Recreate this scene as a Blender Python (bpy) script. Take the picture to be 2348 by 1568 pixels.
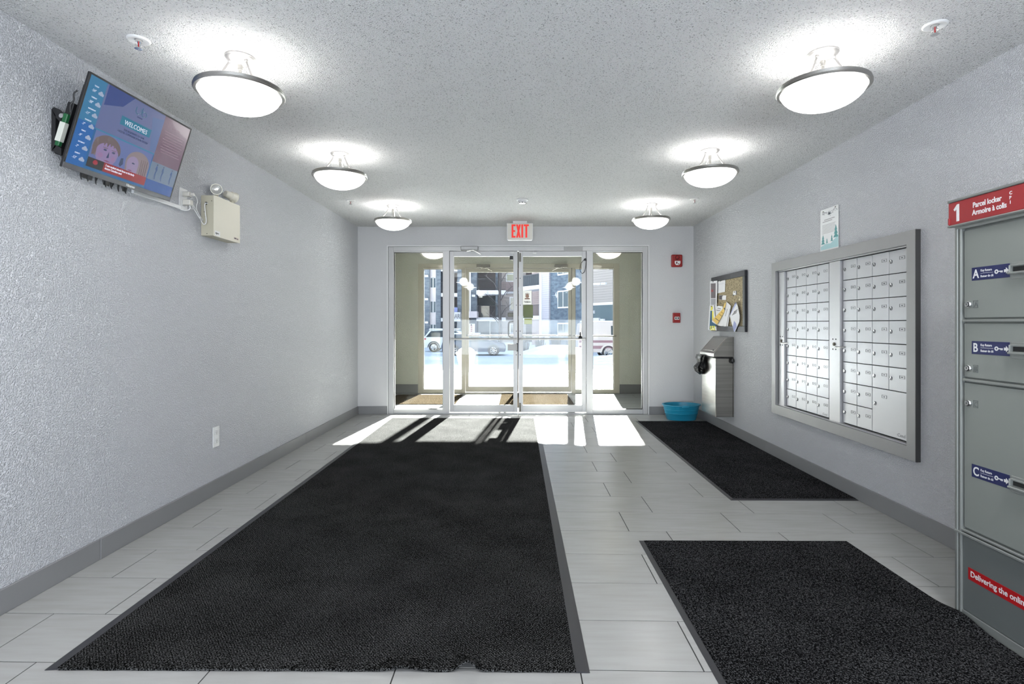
import bpy, bmesh, math, random
from mathutils import Matrix, Vector
R = random.Random(7)
PI = math.pi
for o in list(bpy.data.objects): bpy.data.objects.remove(o)
C = bpy.context.scene.collection
sc = bpy.context.scene

# ---------------------------------------------------------------- camera
TH, CX, CY, FP, EYE = 0.0078, 1178.6, 742.7, 1255.0, 1.141
cam = bpy.data.cameras.new('camera'); co = bpy.data.objects.new('camera', cam); C.objects.link(co)
cam.sensor_width = 36; cam.lens = FP / 2348 * 36
cam.shift_x = (1174 - CX) / 2348; cam.shift_y = (CY - 784) / 2348
cam.clip_start = .02; cam.clip_end = 400
co.location = (0, 0, EYE); co.rotation_euler = (PI / 2, 0, TH)
sc.camera = co

# ---------------------------------------------------------------- light
w = bpy.data.worlds.new('sky'); sc.world = w; w.use_nodes = True
wn = w.node_tree; bg = wn.nodes['Background']
tc = wn.nodes.new('ShaderNodeTexCoord'); sp = wn.nodes.new('ShaderNodeSeparateXYZ'); rmp = wn.nodes.new('ShaderNodeValToRGB')
wn.links.new(tc.outputs['Generated'], sp.inputs[0]); wn.links.new(sp.outputs['Z'], rmp.inputs[0]); wn.links.new(rmp.outputs[0], bg.inputs[0])
rmp.color_ramp.elements[0].color = (.88, .94, 1, 1); rmp.color_ramp.elements[1].color = (.45, .66, 1, 1)
bg.inputs[1].default_value = .43
sun = bpy.data.lights.new('sun', 'SUN'); sun.energy = 41; sun.angle = math.radians(.9); sun.color = (1, .965, .91)
so = bpy.data.objects.new('sun', sun); C.objects.link(so)
so.rotation_euler = Vector((-.1, -1, -.526)).to_track_quat('-Z', 'Y').to_euler()
def area(name, loc, to, sx, sy, e, col):
    l = bpy.data.lights.new(name, 'AREA'); l.shape = 'RECTANGLE'; l.size = sx; l.size_y = sy; l.energy = e; l.color = col
    o = bpy.data.objects.new(name, l); C.objects.link(o); o.location = loc
    o.rotation_euler = (Vector(to) - Vector(loc)).to_track_quat('-Z', 'Y').to_euler(); return o
area('assumed_rear_daylight', (.1, -2.45, .98), (.1, 3, 3.8), 3.9, 1.65, 82, (.80, .89, 1))  # added fill light for daylight assumed behind the view; rear wall has no window
for lx_ in (-1.29, 1.365):          # added fill lights out of view, in line with the lamp rows, no fixtures
    for ly_ in (1.0, -.75):
        a_ = area('unseen_fill_disk', (lx_, ly_, 2.12), (lx_, ly_, 0), .36, .36, 5, (.97, .98, 1)); a_.data.shape = 'DISK'
        p_ = bpy.data.lights.new('unseen_fill_uplight', 'POINT'); p_.energy = 4; p_.shadow_soft_size = .1
        q_ = bpy.data.objects.new('unseen_fill_uplight', p_); C.objects.link(q_); q_.location = (lx_, ly_, 2.14)
LAMP_BOWL, LAMP_POINT = 2.3, .35
sc.view_settings.view_transform = 'Standard'; sc.view_settings.look = 'None'
sc.view_settings.gamma = 1; sc.view_settings.use_curve_mapping = False
sc.view_settings.exposure = 1.9

# ---------------------------------------------------------------- materials
MT = {}
def mat(name, col, rough=.5, metal=0., emit=0., bump=None, var=None, spec=None, coat=0., sheen=0.):
    """bump=(kind, scale, strength, distance); var=(scale, colour2, lo, hi[, stretch])"""
    if name in MT: return MT[name]
    m = bpy.data.materials.new(name); m.use_nodes = True; nt = m.node_tree; b = nt.nodes['Principled BSDF']
    col4 = (*col, 1)
    b.inputs['Base Color'].default_value = col4; b.inputs['Roughness'].default_value = rough; b.inputs['Metallic'].default_value = metal
    if spec is not None: b.inputs['Specular IOR Level'].default_value = spec
    if coat: b.inputs['Coat Weight'].default_value = coat; b.inputs['Coat Roughness'].default_value = .05
    if sheen: b.inputs['Sheen Weight'].default_value = sheen; b.inputs['Sheen Roughness'].default_value = .4
    if emit: b.inputs['Emission Color'].default_value = col4; b.inputs['Emission Strength'].default_value = emit
    if bump or var:
        t = nt.nodes.new('ShaderNodeTexCoord')
    if bump:
        kind, s, st, ds = bump[:4]
        if kind == 'noise':
            n = nt.nodes.new('ShaderNodeTexNoise'); n.inputs['Scale'].default_value = s; n.inputs['Detail'].default_value = 3; out = n.outputs['Fac']
        else:
            n = nt.nodes.new('ShaderNodeTexVoronoi'); n.inputs['Scale'].default_value = s; out = n.outputs['Distance']
        nt.links.new(t.outputs['Object'], n.inputs['Vector'])
        if len(bump) > 4:
            r2 = nt.nodes.new('ShaderNodeMapRange'); r2.inputs[1].default_value = bump[4]; r2.inputs[2].default_value = bump[5]
            nt.links.new(out, r2.inputs[0]); out = r2.outputs[0]
        bp = nt.nodes.new('ShaderNodeBump'); bp.inputs['Strength'].default_value = st; bp.inputs['Distance'].default_value = ds
        nt.links.new(out, bp.inputs['Height']); nt.links.new(bp.outputs[0], b.inputs['Normal'])
    if var:
        s, c2, lo, hi = var[:4]
        n = nt.nodes.new('ShaderNodeTexNoise'); n.inputs['Scale'].default_value = s; n.inputs['Detail'].default_value = 4
        if len(var) > 4:
            mp = nt.nodes.new('ShaderNodeMapping'); mp.inputs['Scale'].default_value = var[4]
            nt.links.new(t.outputs['Object'], mp.inputs[0]); nt.links.new(mp.outputs[0], n.inputs['Vector'])
        else: nt.links.new(t.outputs['Object'], n.inputs['Vector'])
        cr = nt.nodes.new('ShaderNodeValToRGB'); e = cr.color_ramp.elements
        e[0].position = lo; e[0].color = col4; e[1].position = hi; e[1].color = (*c2, 1)
        nt.links.new(n.outputs['Fac'], cr.inputs[0]); nt.links.new(cr.outputs[0], b.inputs['Base Color'])
    MT[name] = m; return m

def glass_mat(name, tint, refl=1.0):
    m = bpy.data.materials.new(name); m.use_nodes = True; nt = m.node_tree; nt.nodes.remove(nt.nodes['Principled BSDF'])
    t = nt.nodes.new('ShaderNodeBsdfTransparent'); t.inputs[0].default_value = (*tint, 1)
    g = nt.nodes.new('ShaderNodeBsdfGlossy'); g.inputs['Roughness'].default_value = .0
    f = nt.nodes.new('ShaderNodeFresnel'); f.inputs[0].default_value = 1.45
    mu = nt.nodes.new('ShaderNodeMath'); mu.operation = 'MULTIPLY'; mu.inputs[1].default_value = refl
    mx = nt.nodes.new('ShaderNodeMixShader'); out = nt.nodes['Material Output']
    nt.links.new(f.outputs[0], mu.inputs[0]); nt.links.new(mu.outputs[0], mx.inputs[0]); nt.links.new(t.outputs[0], mx.inputs[1]); nt.links.new(g.outputs[0], mx.inputs[2]); nt.links.new(mx.outputs[0], out.inputs[0])
    MT[name] = m; return m

M_wall = mat('wall_paint', (.60, .608, .636), .62, bump=('noise', 165, .9, .0075, .42, .66))
M_bwall = mat('wall_paint_back', (.53, .53, .535), .6, bump=('noise', 110, .2, .003, .42, .68))
M_ceil = mat('popcorn_ceiling', (.93, .93, .93), .9, bump=('noise', 150, 1., .020, .36, .62), var=(165, (.38, .38, .38), .585, .68))  # dark specks put the shade of the popcorn's pits into the colour
M_tile = mat('floor_tile', (.335, .335, .328), .24, var=(6, (.30, .297, .288), .35, .7, (.6, 5, 1)), spec=.5)
M_vtile = mat('entry_tile', (.15, .155, .16), .32, var=(6, (.12, .125, .13), .35, .7, (.6, 5, 1)))  # lobby tile made darker, the entry's shade put into the colour
M_grout = mat('grout', (.02, .02, .02), .9)
M_base = mat('baseboard_vinyl', (.20, .20, .205), .5, bump=('noise', 40, .15, .002))
M_alu = mat('painted_aluminium', (.46, .46, .46), .38, .25)
M_alu2 = mat('entry_aluminium', (.225, .207, .165), .4, .2)  # same aluminium as the inner frames, warm light and backlit shade put into colour
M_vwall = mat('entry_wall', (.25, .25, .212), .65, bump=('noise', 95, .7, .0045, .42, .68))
M_gask = mat('black_gasket', (.012, .012, .012), .6)
M_glass = glass_mat('clear_glass', (.94, .955, .95), .42)
M_steel = mat('brushed_steel', (.58, .56, .53), .28, 1., bump=('noise', 60, .05, .001))
M_steel2 = mat('bin_steel', (.40, .385, .355), .24, 1., var=(5, (.34, .325, .30), .4, .6, (.3, .3, 12)))
M_nickel = mat('brushed_nickel', (.42, .41, .39), .34, 1.)
M_white = mat('white_enamel', (.66, .66, .655), .4)
M_chrome = mat('chrome', (.8, .8, .8), .12, 1.)
M_dmetal = mat('dark_metal', (.13, .12, .10), .4, .8)
M_black = mat('black_plastic', (.012, .012, .013), .45)
M_red = mat('red_plastic', (.27, .008, .008), .4)
M_bulb = mat('lamp_glass', (1, .985, .955), .4, emit=LAMP_BOWL)
M_bulbw = mat('entry_lamp_glass', (1, .88, .66), .4, emit=.6)

def weave_mat(name, sc_, c1, c2, ang=0, sheen=.0, loop=False, spec=.3):
    m = bpy.data.materials.new(name); m.use_nodes = True; nt = m.node_tree; b = nt.nodes['Principled BSDF']; L = nt.links
    b.inputs['Roughness'].default_value = .9; b.inputs['IOR'].default_value = 1.0 if spec < .1 else 1.12; b.inputs['Sheen Weight'].default_value = sheen; b.inputs['Specular IOR Level'].default_value = spec
    t = nt.nodes.new('ShaderNodeTexCoord'); v = nt.nodes.new('ShaderNodeTexVoronoi'); v.inputs['Scale'].default_value = sc_
    v.inputs['Randomness'].default_value = 1.0 if loop else .12
    mp = nt.nodes.new('ShaderNodeMapping'); mp.inputs['Rotation'].default_value = (0, 0, ang); mp.inputs['Scale'].default_value = (1, .8, .3)
    L.new(t.outputs['Object'], mp.inputs[0]); L.new(mp.outputs[0], v.inputs['Vector'])
    n = nt.nodes.new('ShaderNodeTexNoise'); n.inputs['Scale'].default_value = sc_ * 1.7; n.inputs['Detail'].default_value = 2; L.new(t.outputs['Object'], n.inputs['Vector'])
    n2 = nt.nodes.new('ShaderNodeTexNoise'); n2.inputs['Scale'].default_value = 3.5; n2.inputs['Detail'].default_value = 3; L.new(t.outputs['Object'], n2.inputs['Vector'])
    a = nt.nodes.new('ShaderNodeMath'); a.operation = 'MULTIPLY_ADD'; L.new(n2.outputs[0], a.inputs[0]); a.inputs[1].default_value = .12; L.new(n.outputs[0], a.inputs[2])
    cr = nt.nodes.new('ShaderNodeValToRGB'); e = cr.color_ramp.elements; e[0].position = .50; e[0].color = (*c1, 1); e[1].position = .76; e[1].color = (*c2, 1)
    a2 = nt.nodes.new('ShaderNodeMath'); a2.operation = 'MULTIPLY_ADD'; L.new(v.outputs['Distance'], a2.inputs[0]); a2.inputs[1].default_value = -.30; L.new(a.outputs[0], a2.inputs[2])
    a3 = nt.nodes.new('ShaderNodeMath'); a3.operation = 'ADD'; L.new(a2.outputs[0], a3.inputs[0]); a3.inputs[1].default_value = .13
    L.new(a3.outputs[0], cr.inputs[0]); L.new(cr.outputs[0], b.inputs['Base Color'])
    bp = nt.nodes.new('ShaderNodeBump'); bp.invert = True; bp.inputs['Strength'].default_value = 1; bp.inputs['Distance'].default_value = .010
    L.new(v.outputs['Distance'], bp.inputs['Height']); L.new(bp.outputs[0], b.inputs['Normal'])
    MT[name] = m; return m
M_mat1 = weave_mat('waffle_mat', 135, (.002, .002, .002), (.115, .115, .115), PI / 4, 0, False, .12)
M_mat2 = weave_mat('loop_mat', 150, (.003, .003, .0035), (.100, .100, .104), 0, 0, True, .12)
M_rub = mat('rubber_edge', (.022, .022, .026), .42)
M_sunmat = weave_mat('entry_mat', 90, (.024, .019, .013), (.080, .065, .046), 0, 0, True, .02)  # same dark matting, its tan sunlit tone put into the colour

# ---------------------------------------------------------------- mesh helpers
W = {}
def wm(o): return W.get(o.name, Matrix.Identity(4))
class MB:
    def __init__(s, M=None): s.bm = bmesh.new(); s.M = M or Matrix.Identity(4)
    def _v(s, p): return s.bm.verts.new(s.M @ Vector(p))
    def face(s, pts):
        try: return s.bm.faces.new([s._v(p) for p in pts])
        except ValueError: return None
    def box(s, x0, x1, y0, y1, z0, z1, bev=0, seg=1):
        if x0 > x1: x0, x1 = x1, x0
        if y0 > y1: y0, y1 = y1, y0
        if z0 > z1: z0, z1 = z1, z0
        v = [s._v(p) for p in ((x0,y0,z0),(x1,y0,z0),(x1,y1,z0),(x0,y1,z0),(x0,y0,z1),(x1,y0,z1),(x1,y1,z1),(x0,y1,z1))]
        fs = [s.bm.faces.new([v[i] for i in f]) for f in ((3,2,1,0),(4,5,6,7),(0,1,5,4),(1,2,6,5),(2,3,7,6),(3,0,4,7))]
        if bev:
            es = list({e for f in fs for e in f.edges}); bmesh.ops.bevel(s.bm, geom=es, offset=bev, segments=seg, affect='EDGES', profile=.5)
        return s
    def prism(s, pts, z0, z1, top=None):
        """pts: CCW (x,y); top: optional other outline at z1"""
        a = [s._v((x, y, z0)) for x, y in pts]; b = [s._v((x, y, z1)) for x, y in (top or pts)]; n = len(a)
        s.bm.faces.new(a[::-1]); s.bm.faces.new(b)
        for i in range(n): s.bm.faces.new((a[i], a[(i+1) % n], b[(i+1) % n], b[i]))
        return s
    def tube(s, pts, r, seg=8, caps=True, smooth=0):
        pts = [Vector(p) for p in pts]
        if smooth:
            q = []
            P = [pts[0]] + pts + [pts[-1]]
            for i in range(1, len(P) - 2):
                for k in range(smooth):
                    t = k / smooth; p0, p1, p2, p3 = P[i-1:i+3]
                    q.append(.5 * ((2*p1) + (p2-p0)*t + (2*p0-5*p1+4*p2-p3)*t*t + (3*p1-p0-3*p2+p3)*t**3))
            pts = q + [pts[-1]]
        rr = r if isinstance(r, (list, tuple)) else [r] * len(pts)
        if len(rr) != len(pts): rr = [rr[0] + (rr[-1]-rr[0]) * i / (len(pts)-1) for i in range(len(pts))]
        rings = []; prev = None
        for i, p in enumerate(pts):
            d = (pts[min(i+1, len(pts)-1)] - pts[max(i-1, 0)]).normalized()
            if prev is None: a = d.orthogonal().normalized()
            else:
                a = prev - d * prev.dot(d); a = a.normalized() if a.length > 1e-6 else d.orthogonal().normalized()
            prev = a; b = d.cross(a)
            rings.append([s._v(p + (a*math.cos(2*PI*k/seg) + b*math.sin(2*PI*k/seg)) * rr[i]) for k in range(seg)])
        for i in range(len(rings)-1):
            for k in range(seg): s.bm.faces.new((rings[i][k], rings[i][(k+1) % seg], rings[i+1][(k+1) % seg], rings[i+1][k]))
        if caps: s.bm.faces.new(rings[0][::-1]); s.bm.faces.new(rings[-1])
        return s
    def lathe(s, prof, seg=32, loc=(0,0,0), rot=None, closed=False):
        T = Matrix.Translation(loc) @ (rot or Matrix.Identity(4)); rings = []
        for r, z in prof:
            if r < 1e-6: rings.append([s._v(T @ Vector((0, 0, z)))])
            else: rings.append([s._v(T @ Vector((r*math.cos(2*PI*k/seg), r*math.sin(2*PI*k/seg), z))) for k in range(seg)])
        n = len(rings)
        for i in range(n if closed else n-1):
            A, B = rings[i], rings[(i+1) % n]
            for k in range(seg):
                k2 = (k+1) % seg
                if len(A) == 1 and len(B) == 1: continue
                if len(A) == 1: s.bm.faces.new((A[0], B[k2], B[k]))
                elif len(B) == 1: s.bm.faces.new((A[k], A[k2], B[0]))
                else: s.bm.faces.new((A[k], A[k2], B[k2], B[k]))
        return s
    def cyl(s, p0, p1, r, seg=16): return s.tube([p0, p1], r, seg)
def obj(name, mb, m, parent=None, local=False, smooth=False, **kw):
    bm = mb.bm; bmesh.ops.recalc_face_normals(bm, faces=bm.faces)
    me = bpy.data.meshes.new(name); bm.to_mesh(me); bm.free()
    if parent is not None and not local: me.transform(wm(parent).inverted())
    me.materials.append(m)
    if smooth:
        me.polygons.foreach_set('use_smooth', [True] * len(me.polygons))
        me.set_sharp_from_angle(angle=math.radians(38))
    o = bpy.data.objects.new(name, me); C.objects.link(o)
    if parent is not None: o.parent = parent
    W[o.name] = wm(parent) if parent is not None else Matrix.Identity(4)
    for k, v in kw.items(): o[k] = v
    return o
def part_sm(*a, **k): return obj(*a, smooth=True, **k)
def thing(name, label, cat, loc=(0,0,0), rot=None, group=None):
    o = bpy.data.objects.new(name, None); C.objects.link(o); o.empty_display_size = .1
    Mx = Matrix.Translation(loc) @ (rot or Matrix.Identity(4)); o.matrix_world = Mx; W[o.name] = Mx
    o['label'] = label; o['category'] = cat
    if group: o['group'] = group
    return o
def tag(o, label, cat, group=None):
    o['label'] = label; o['category'] = cat
    if group: o['group'] = group
    return o
def struct(name, mb, m, parent=None, smooth=False):
    o = obj(name, mb, m, parent, smooth=smooth)
    if parent is None: o['kind'] = 'structure'
    return o
def copy_tree(o, parent=None):
    c = o.copy(); C.objects.link(c)
    if parent is not None: c.parent = parent
    for ch in [x for x in KIDS.get(o.name, [])]: copy_tree(ch, c)
    return c
KIDS = {}
def build_kids():
    KIDS.clear()
    for o in bpy.data.objects:
        if o.parent: KIDS.setdefault(o.parent.name, []).append(o)
def frame(o, r, u):
    r = Vector(r).normalized(); u = Vector(u).normalized(); n = r.cross(u)
    return Matrix(((r.x, u.x, n.x, o[0]), (r.y, u.y, n.y, o[1]), (r.z, u.z, n.z, o[2]), (0,0,0,1)))
def text(s, size, F, a, b, c, m, parent, name='lettering', align='LEFT', xs=1., bold=0., ext=.0004, shear=0, sp=1., ls=1., mirror=False):
    cu = bpy.data.curves.new(name, 'FONT'); cu.body = s; cu.size = size; cu.align_x = align; cu.extrude = ext; cu.offset = bold; cu.shear = shear
    cu.space_character = sp; cu.space_line = ls; cu.resolution_u = 3
    cu.materials.append(m); o = bpy.data.objects.new(name, cu); C.objects.link(o); o.parent = parent
    o.matrix_local = wm(parent).inverted() @ F @ Matrix.Translation((a, b, c)) @ Matrix.Diagonal((-xs if mirror else xs, 1, 1, 1))
    return o
# photograph pixel -> point on a plane of the place (used only to measure positions)
cT, sT = math.cos(TH), math.sin(TH)
def onX(X, px, py):
    t = (px-CX)/FP; Y = X*(cT+t*sT)/(t*cT-sT); d = Y*cT-X*sT; return Y, EYE-(py-CY)*d/FP
def onY(Y, px, py):
    t = (px-CX)/FP; X = Y*(t*cT-sT)/(cT+t*sT); d = Y*cT-X*sT; return X, EYE-(py-CY)*d/FP

# ---------------------------------------------------------------- room shell
XL, XR, H, YB, Y0 = -2.034, 2.210, 2.373, 6.92, -2.6
YV = 9.0            # inner face of the outer storefront
floor = struct('floor', MB().box(XL-.1, XR+.1, Y0, YB+.06, -.12, -.0016), M_grout)
vfloor = struct('floor_entry', MB().box(-2.1, 2.3, YB+.06, YV+.12, -.12, -.0016), M_grout)
TD, TW, SK, TY0, TX0 = .305, .61, .0151, 2.116, .6108
G = .0021
def clip(poly, x0, x1, y0, y1):
    for ax, v, sg in ((0, x0, 1), (0, x1, -1), (1, y0, 1), (1, y1, -1)):
        out = []
        for i in range(len(poly)):
            a, b = poly[i-1], poly[i]; ia = (a[ax]-v)*sg >= 0; ib = (b[ax]-v)*sg >= 0
            if ia != ib:
                t = (v-a[ax])/(b[ax]-a[ax]); out.append((a[0]+(b[0]-a[0])*t, a[1]+(b[1]-a[1])*t))
            if ib: out.append(b)
        poly = out
        if not poly: return []
    return poly
def tile_mesh(mb, poly):
    n = len(poly); cx = sum(p[0] for p in poly)/n; cy = sum(p[1] for p in poly)/n
    ins = [(x + (cx-x)*.0015, y + (cy-y)*.003) for x, y in poly]
    a = [mb._v((x, y, -.006)) for x, y in poly]; b = [mb._v((x, y, -.0005)) for x, y in poly]; t = [mb._v((x, y, 0)) for x, y in ins]
    mb.bm.faces.new(a[::-1]); mb.bm.faces.new(t)
    for i in range(n):
        j = (i+1) % n; mb.bm.faces.new((a[i], a[j], b[j], b[i])); mb.bm.faces.new((b[i], b[j], t[j], t[i]))
def tiles(x0, x1, y0, y1, m, parent, ynear):
    shared = None; rest = MB(); nrest = 0
    for j in range(int((y0-TY0)/TD)-2, int((y1-TY0)/TD)+3):
        off = 0 if j % 2 else TW/3
        for k in range(-8, 5):
            xa = TX0 + off + TW*k; xb = xa + TW
            yl = lambda x, jj: TY0 + TD*jj - SK*x
            P = [(xa+G, yl(xa, j)+G), (xb-G, yl(xb, j)+G), (xb-G, yl(xb, j+1)-G), (xa+G, yl(xa, j+1)-G)]
            Q = clip(P, x0, x1, y0, y1)
            if len(Q) < 3: continue
            ar = abs(sum(Q[i-1][0]*Q[i][1]-Q[i][0]*Q[i-1][1] for i in range(len(Q))))/2
            if ar < .0008: continue
            if max(p[1] for p in Q) < ynear: tile_mesh(rest, Q); nrest += 1; continue
            full = len(Q) == 4 and all(abs(Q[i][0]-P[(i)%4][0]) < 1e-5 for i in range(4))
            if abs(ar - (TW-2*G)*(TD-2*G)) < 1e-5:
                if shared is None:
                    mb = MB(Matrix.Translation((-P[0][0], -P[0][1], 0))); tile_mesh(mb, P); o = obj('tile', mb, m, parent); shared = o
                else:
                    o = shared.copy(); C.objects.link(o)
                o.location = (P[0][0], P[0][1], 0)
            else:
                mb = MB(); tile_mesh(mb, Q); obj('tile', mb, m, parent)
    if nrest: obj('tiles_behind', rest, m, parent, kind='stuff')
tiles(XL, XR, Y0, YB, M_tile, floor, .9)
tiles(-2.034, 2.21, YB+.12, YV, M_vtile, vfloor, 0)

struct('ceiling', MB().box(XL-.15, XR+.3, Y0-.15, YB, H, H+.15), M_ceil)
struct('wall_left', MB().box(XL-.15, XL, Y0-.15, YB+.15, -.1, H+.1), M_wall)
HY0, HY1, HZ0, HZ1 = 3.10, 4.68, .45, 1.60     # opening for the mailbox units
wr = MB(); wr.box(XR, XR+.3, Y0-.15, HY0, -.1, H+.1); wr.box(XR, XR+.3, HY1, YB+.15, -.1, H+.1)
wr.box(XR, XR+.3, HY0, HY1, -.1, HZ0); wr.box(XR, XR+.3, HY0, HY1, HZ1, H+.1); wr.box(XR+.22, XR+.3, HY0, HY1, HZ0, HZ1)
struct('wall_right', wr, M_wall)
FX0, FX1, FZ = -1.648, 1.638, 2.122
wb = MB(); wb.box(XL-.1, FX0, YB, YB+.12, -.1, H+.1); wb.box(FX1, XR+.1, YB, YB+.12, -.1, H+.1); wb.box(FX0, FX1, YB, YB+.12, FZ, H+.1)
struct('wall_back', wb, M_bwall)
struct('wall_rear', MB().box(XL-.15, XR+.15, Y0-.15, Y0, -.1, H+.1), M_wall)
# entry vestibule
ve = MB(); ve.box(-2.184, -2.034, YB+.12, YV+.2, -.1, H+.1); struct('wall_entry_left', ve, M_vwall)
ve = MB(); ve.box(2.21, 2.36, YB+.12, YV+.2, -.1, H+.1); struct('wall_entry_right', ve, M_vwall)
ve = MB(); ve.box(-1.65, 1.66, YV, YV+.2, 2.135, H+.1); ve.box(-2.034, -1.65, YV, YV+.2, -.1, H+.1); ve.box(1.66, 2.21, YV, YV+.2, -.1, H+.1); struct('wall_entry_front', ve, M_vwall)
ve = MB(); ve.box(-2.034, 2.21, YB+.12, YB+.125, FZ, H); ve.box(-2.034, -1.65, YB+.12, YB+.125, 0, FZ); ve.box(1.64, 2.21, YB+.12, YB+.125, 0, FZ); struct('wall_entry_back', ve, M_vwall)
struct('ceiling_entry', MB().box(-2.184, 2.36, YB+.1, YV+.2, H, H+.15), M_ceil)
ex = MB(); ex.box(-9, -2.184, YV-.05, YV+.2, -.1, 7); ex.box(2.36, 9, YV-.05, YV+.2, -.1, 7); ex.box(-2.184, 2.36, YV, YV+.2, H+.1, 7)
struct('wall_outside', ex, mat('outside_cladding', (.30, .29, .27), .8))
# baseboards
BH, BT = .100, .011
bl = MB(); bl.box(XL, XL+BT, Y0, 2.634, 0, BH, .002); struct('baseboard_left', bl, M_base)
bl = MB(); bl.box(XL, XL+BT+.001, 2.636, 5.2, 0, BH, .002); bl.box(XL, XL+BT, 5.202, YB, 0, BH, .002); struct('baseboard_left_far', bl, M_base)
bl = MB(); bl.box(XR-BT, XR, Y0, 4.86, 0, BH, .002); bl.box(XR-BT, XR, 4.862, YB, 0, BH, .002); struct('baseboard_right', bl, M_base)
bl = MB(); bl.box(XL+BT, FX0-.01, YB-BT, YB, 0, BH, .002); bl.box(FX1+.01, XR-BT, YB-BT, YB, 0, BH, .002); struct('baseboard_back', bl, M_base)
bl = MB(); bl.box(-2.034, -2.022, YB+.13, YV, 0, .15, .002); bl.box(2.198, 2.21, YB+.13, YV, 0, .15, .002); bl.box(-2.022, -1.652, YV-.012, YV, 0, .15, .002); bl.box(1.662, 2.198, YV-.012, YV, 0, .15, .002); struct('baseboard_entry', bl, mat('entry_base', (.07, .07, .068), .5))
struct('trim_opening', MB().box(FX0-.014, FX0, YB-.006, YB+.03, 0, FZ+.014).box(FX1, FX1+.014, YB-.006, YB+.03, 0, FZ+.014).box(FX0, FX1, YB-.006, YB+.03, FZ, FZ+.014), M_white)

# ---------------------------------------------------------------- storefronts
def pane(name, x0, x1, z0, z1, y, parent):
    return obj(name, MB().box(x0, x1, y-.003, y+.003, z0, z1), M_glass, parent)
def gasket(x0, x1, z0, z1, y, parent, t=.006, m=None):
    g = MB(); 
    for yy in (y-.018,):
        g.box(x0, x0+t, yy, y+.006, z0, z1); g.box(x1-t, x1, yy, y+.006, z0, z1); g.box(x0+t, x1-t, yy, y+.006, z0, z0+t); g.box(x0+t, x1-t, yy, y+.006, z1-t, z1)
    return obj('gasket', g, m or M_gask, parent)
def storefront(y, P, m, tagw, n0):
    """y: near face. P: dict of measured lines"""
    d = .10
    fr = struct('trim_%d' % n0, MB().box(P['x0'], P['g0'], y, y+d, 0, P['top'], .002).box(P['g3'], P['x1'], y, y+d, 0, P['top'], .002)
        .box(P['g0'], P['g3'], y, y+d, P['head'], P['top'], .002).box(P['g1'], P['d0'], y, y+d, 0, P['head'], .002).box(P['d3'], P['g2'], y, y+d, 0, P['head'], .002)
        .box(P['d0'], P['d3'], y, y+d, .0, .012), m)
    for i, (a, b) in enumerate(((P['g0'], P['g1']), (P['g2'], P['g3']))):
        s = struct('window_%d' % (n0*2-1+i), MB().box(a, b, y+.01, y+d-.01, 0, P['gb'], .002).box(a, b, y+.01, y+d-.01, P['gt'], P['head'], .002), m)
        pane('pane', a, b, P['gb'], P['gt'], y+.05, s); gasket(a, b, P['gb'], P['gt'], y+.05, s)
    ds = []
    for i, (a, b) in enumerate(((P['d0'], P['d1']), (P['d2'], P['d3']))):
        yy = y+.02; e = .003; st = .053
        D = struct('door_%d' % (n0*2-1+i), MB().box(a+e, a+st, yy, yy+.045, .02, P['dt'], .002).box(b-st, b-e, yy, yy+.045, .02, P['dt'], .002)
            .box(a+st, b-st, yy, yy+.045, P['dt']-.062, P['dt'], .002).box(a+st, b-st, yy, yy+.045, .02, .108, .002), m)
        pane('pane', a+st, b-st, .108, P['dt']-.062, yy+.022, D)
        gasket(a+st, b-st, .108, P['dt']-.062, yy+.022, D, .004, M_white if n0 == 1 else m)
        # push bar
        zb = .952; f = MB(); f.tube([(a+.02, yy, zb), (a+.02, yy-.05, zb), (b-.02, yy-.05, zb), (b-.02, yy, zb)], .011, 8); part_sm('push_bar', f, M_alu if n0 == 1 else M_dmetal, D)
        f = MB(); f.box(a+.006, a+.05, yy-.006, yy, zb-.016, zb+.016, .003).box(b-.05, b-.006, yy-.006, yy, zb-.016, zb+.016, .003); obj('bar_bracket', f, m, D)
        sc2 = MB()
        for zz in (.75, 1.05, 1.38, 1.72): sc2.cyl((b-.02 if i == 0 else a+.02, yy-.002, zz), (b-.02 if i == 0 else a+.02, yy+.001, zz), .006, 8)
        obj('screw', sc2, M_black, D)
        ds.append(D)
    return ds
P1 = dict(x0=FX0, x1=FX1, g0=-1.582, g1=-.957, d0=-.874, d1=-.006, d2=.003, d3=.863, g2=.945, g3=1.577, top=FZ, head=2.068, gt=2.052, gb=.058, dt=2.064)
P2 = dict(x0=-1.65, x1=1.66, g0=-1.563, g1=-.930, d0=-.872, d1=-.004, d2=.003, d3=.880, g2=.940, g3=1.568, top=2.135, head=2.062, gt=2.046, gb=.066, dt=2.058)
d1, d2 = storefront(YB+.008, P1, M_alu, '', 1)
d3, d4 = storefront(YV, P2, M_alu2, '', 2)
# black strip between the two inner door leaves
struct('trim_3', MB().box(-.0055, .0025, YB+.052, YB+.062, .02, 2.06), M_gask)
yy = YB+.008
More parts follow.
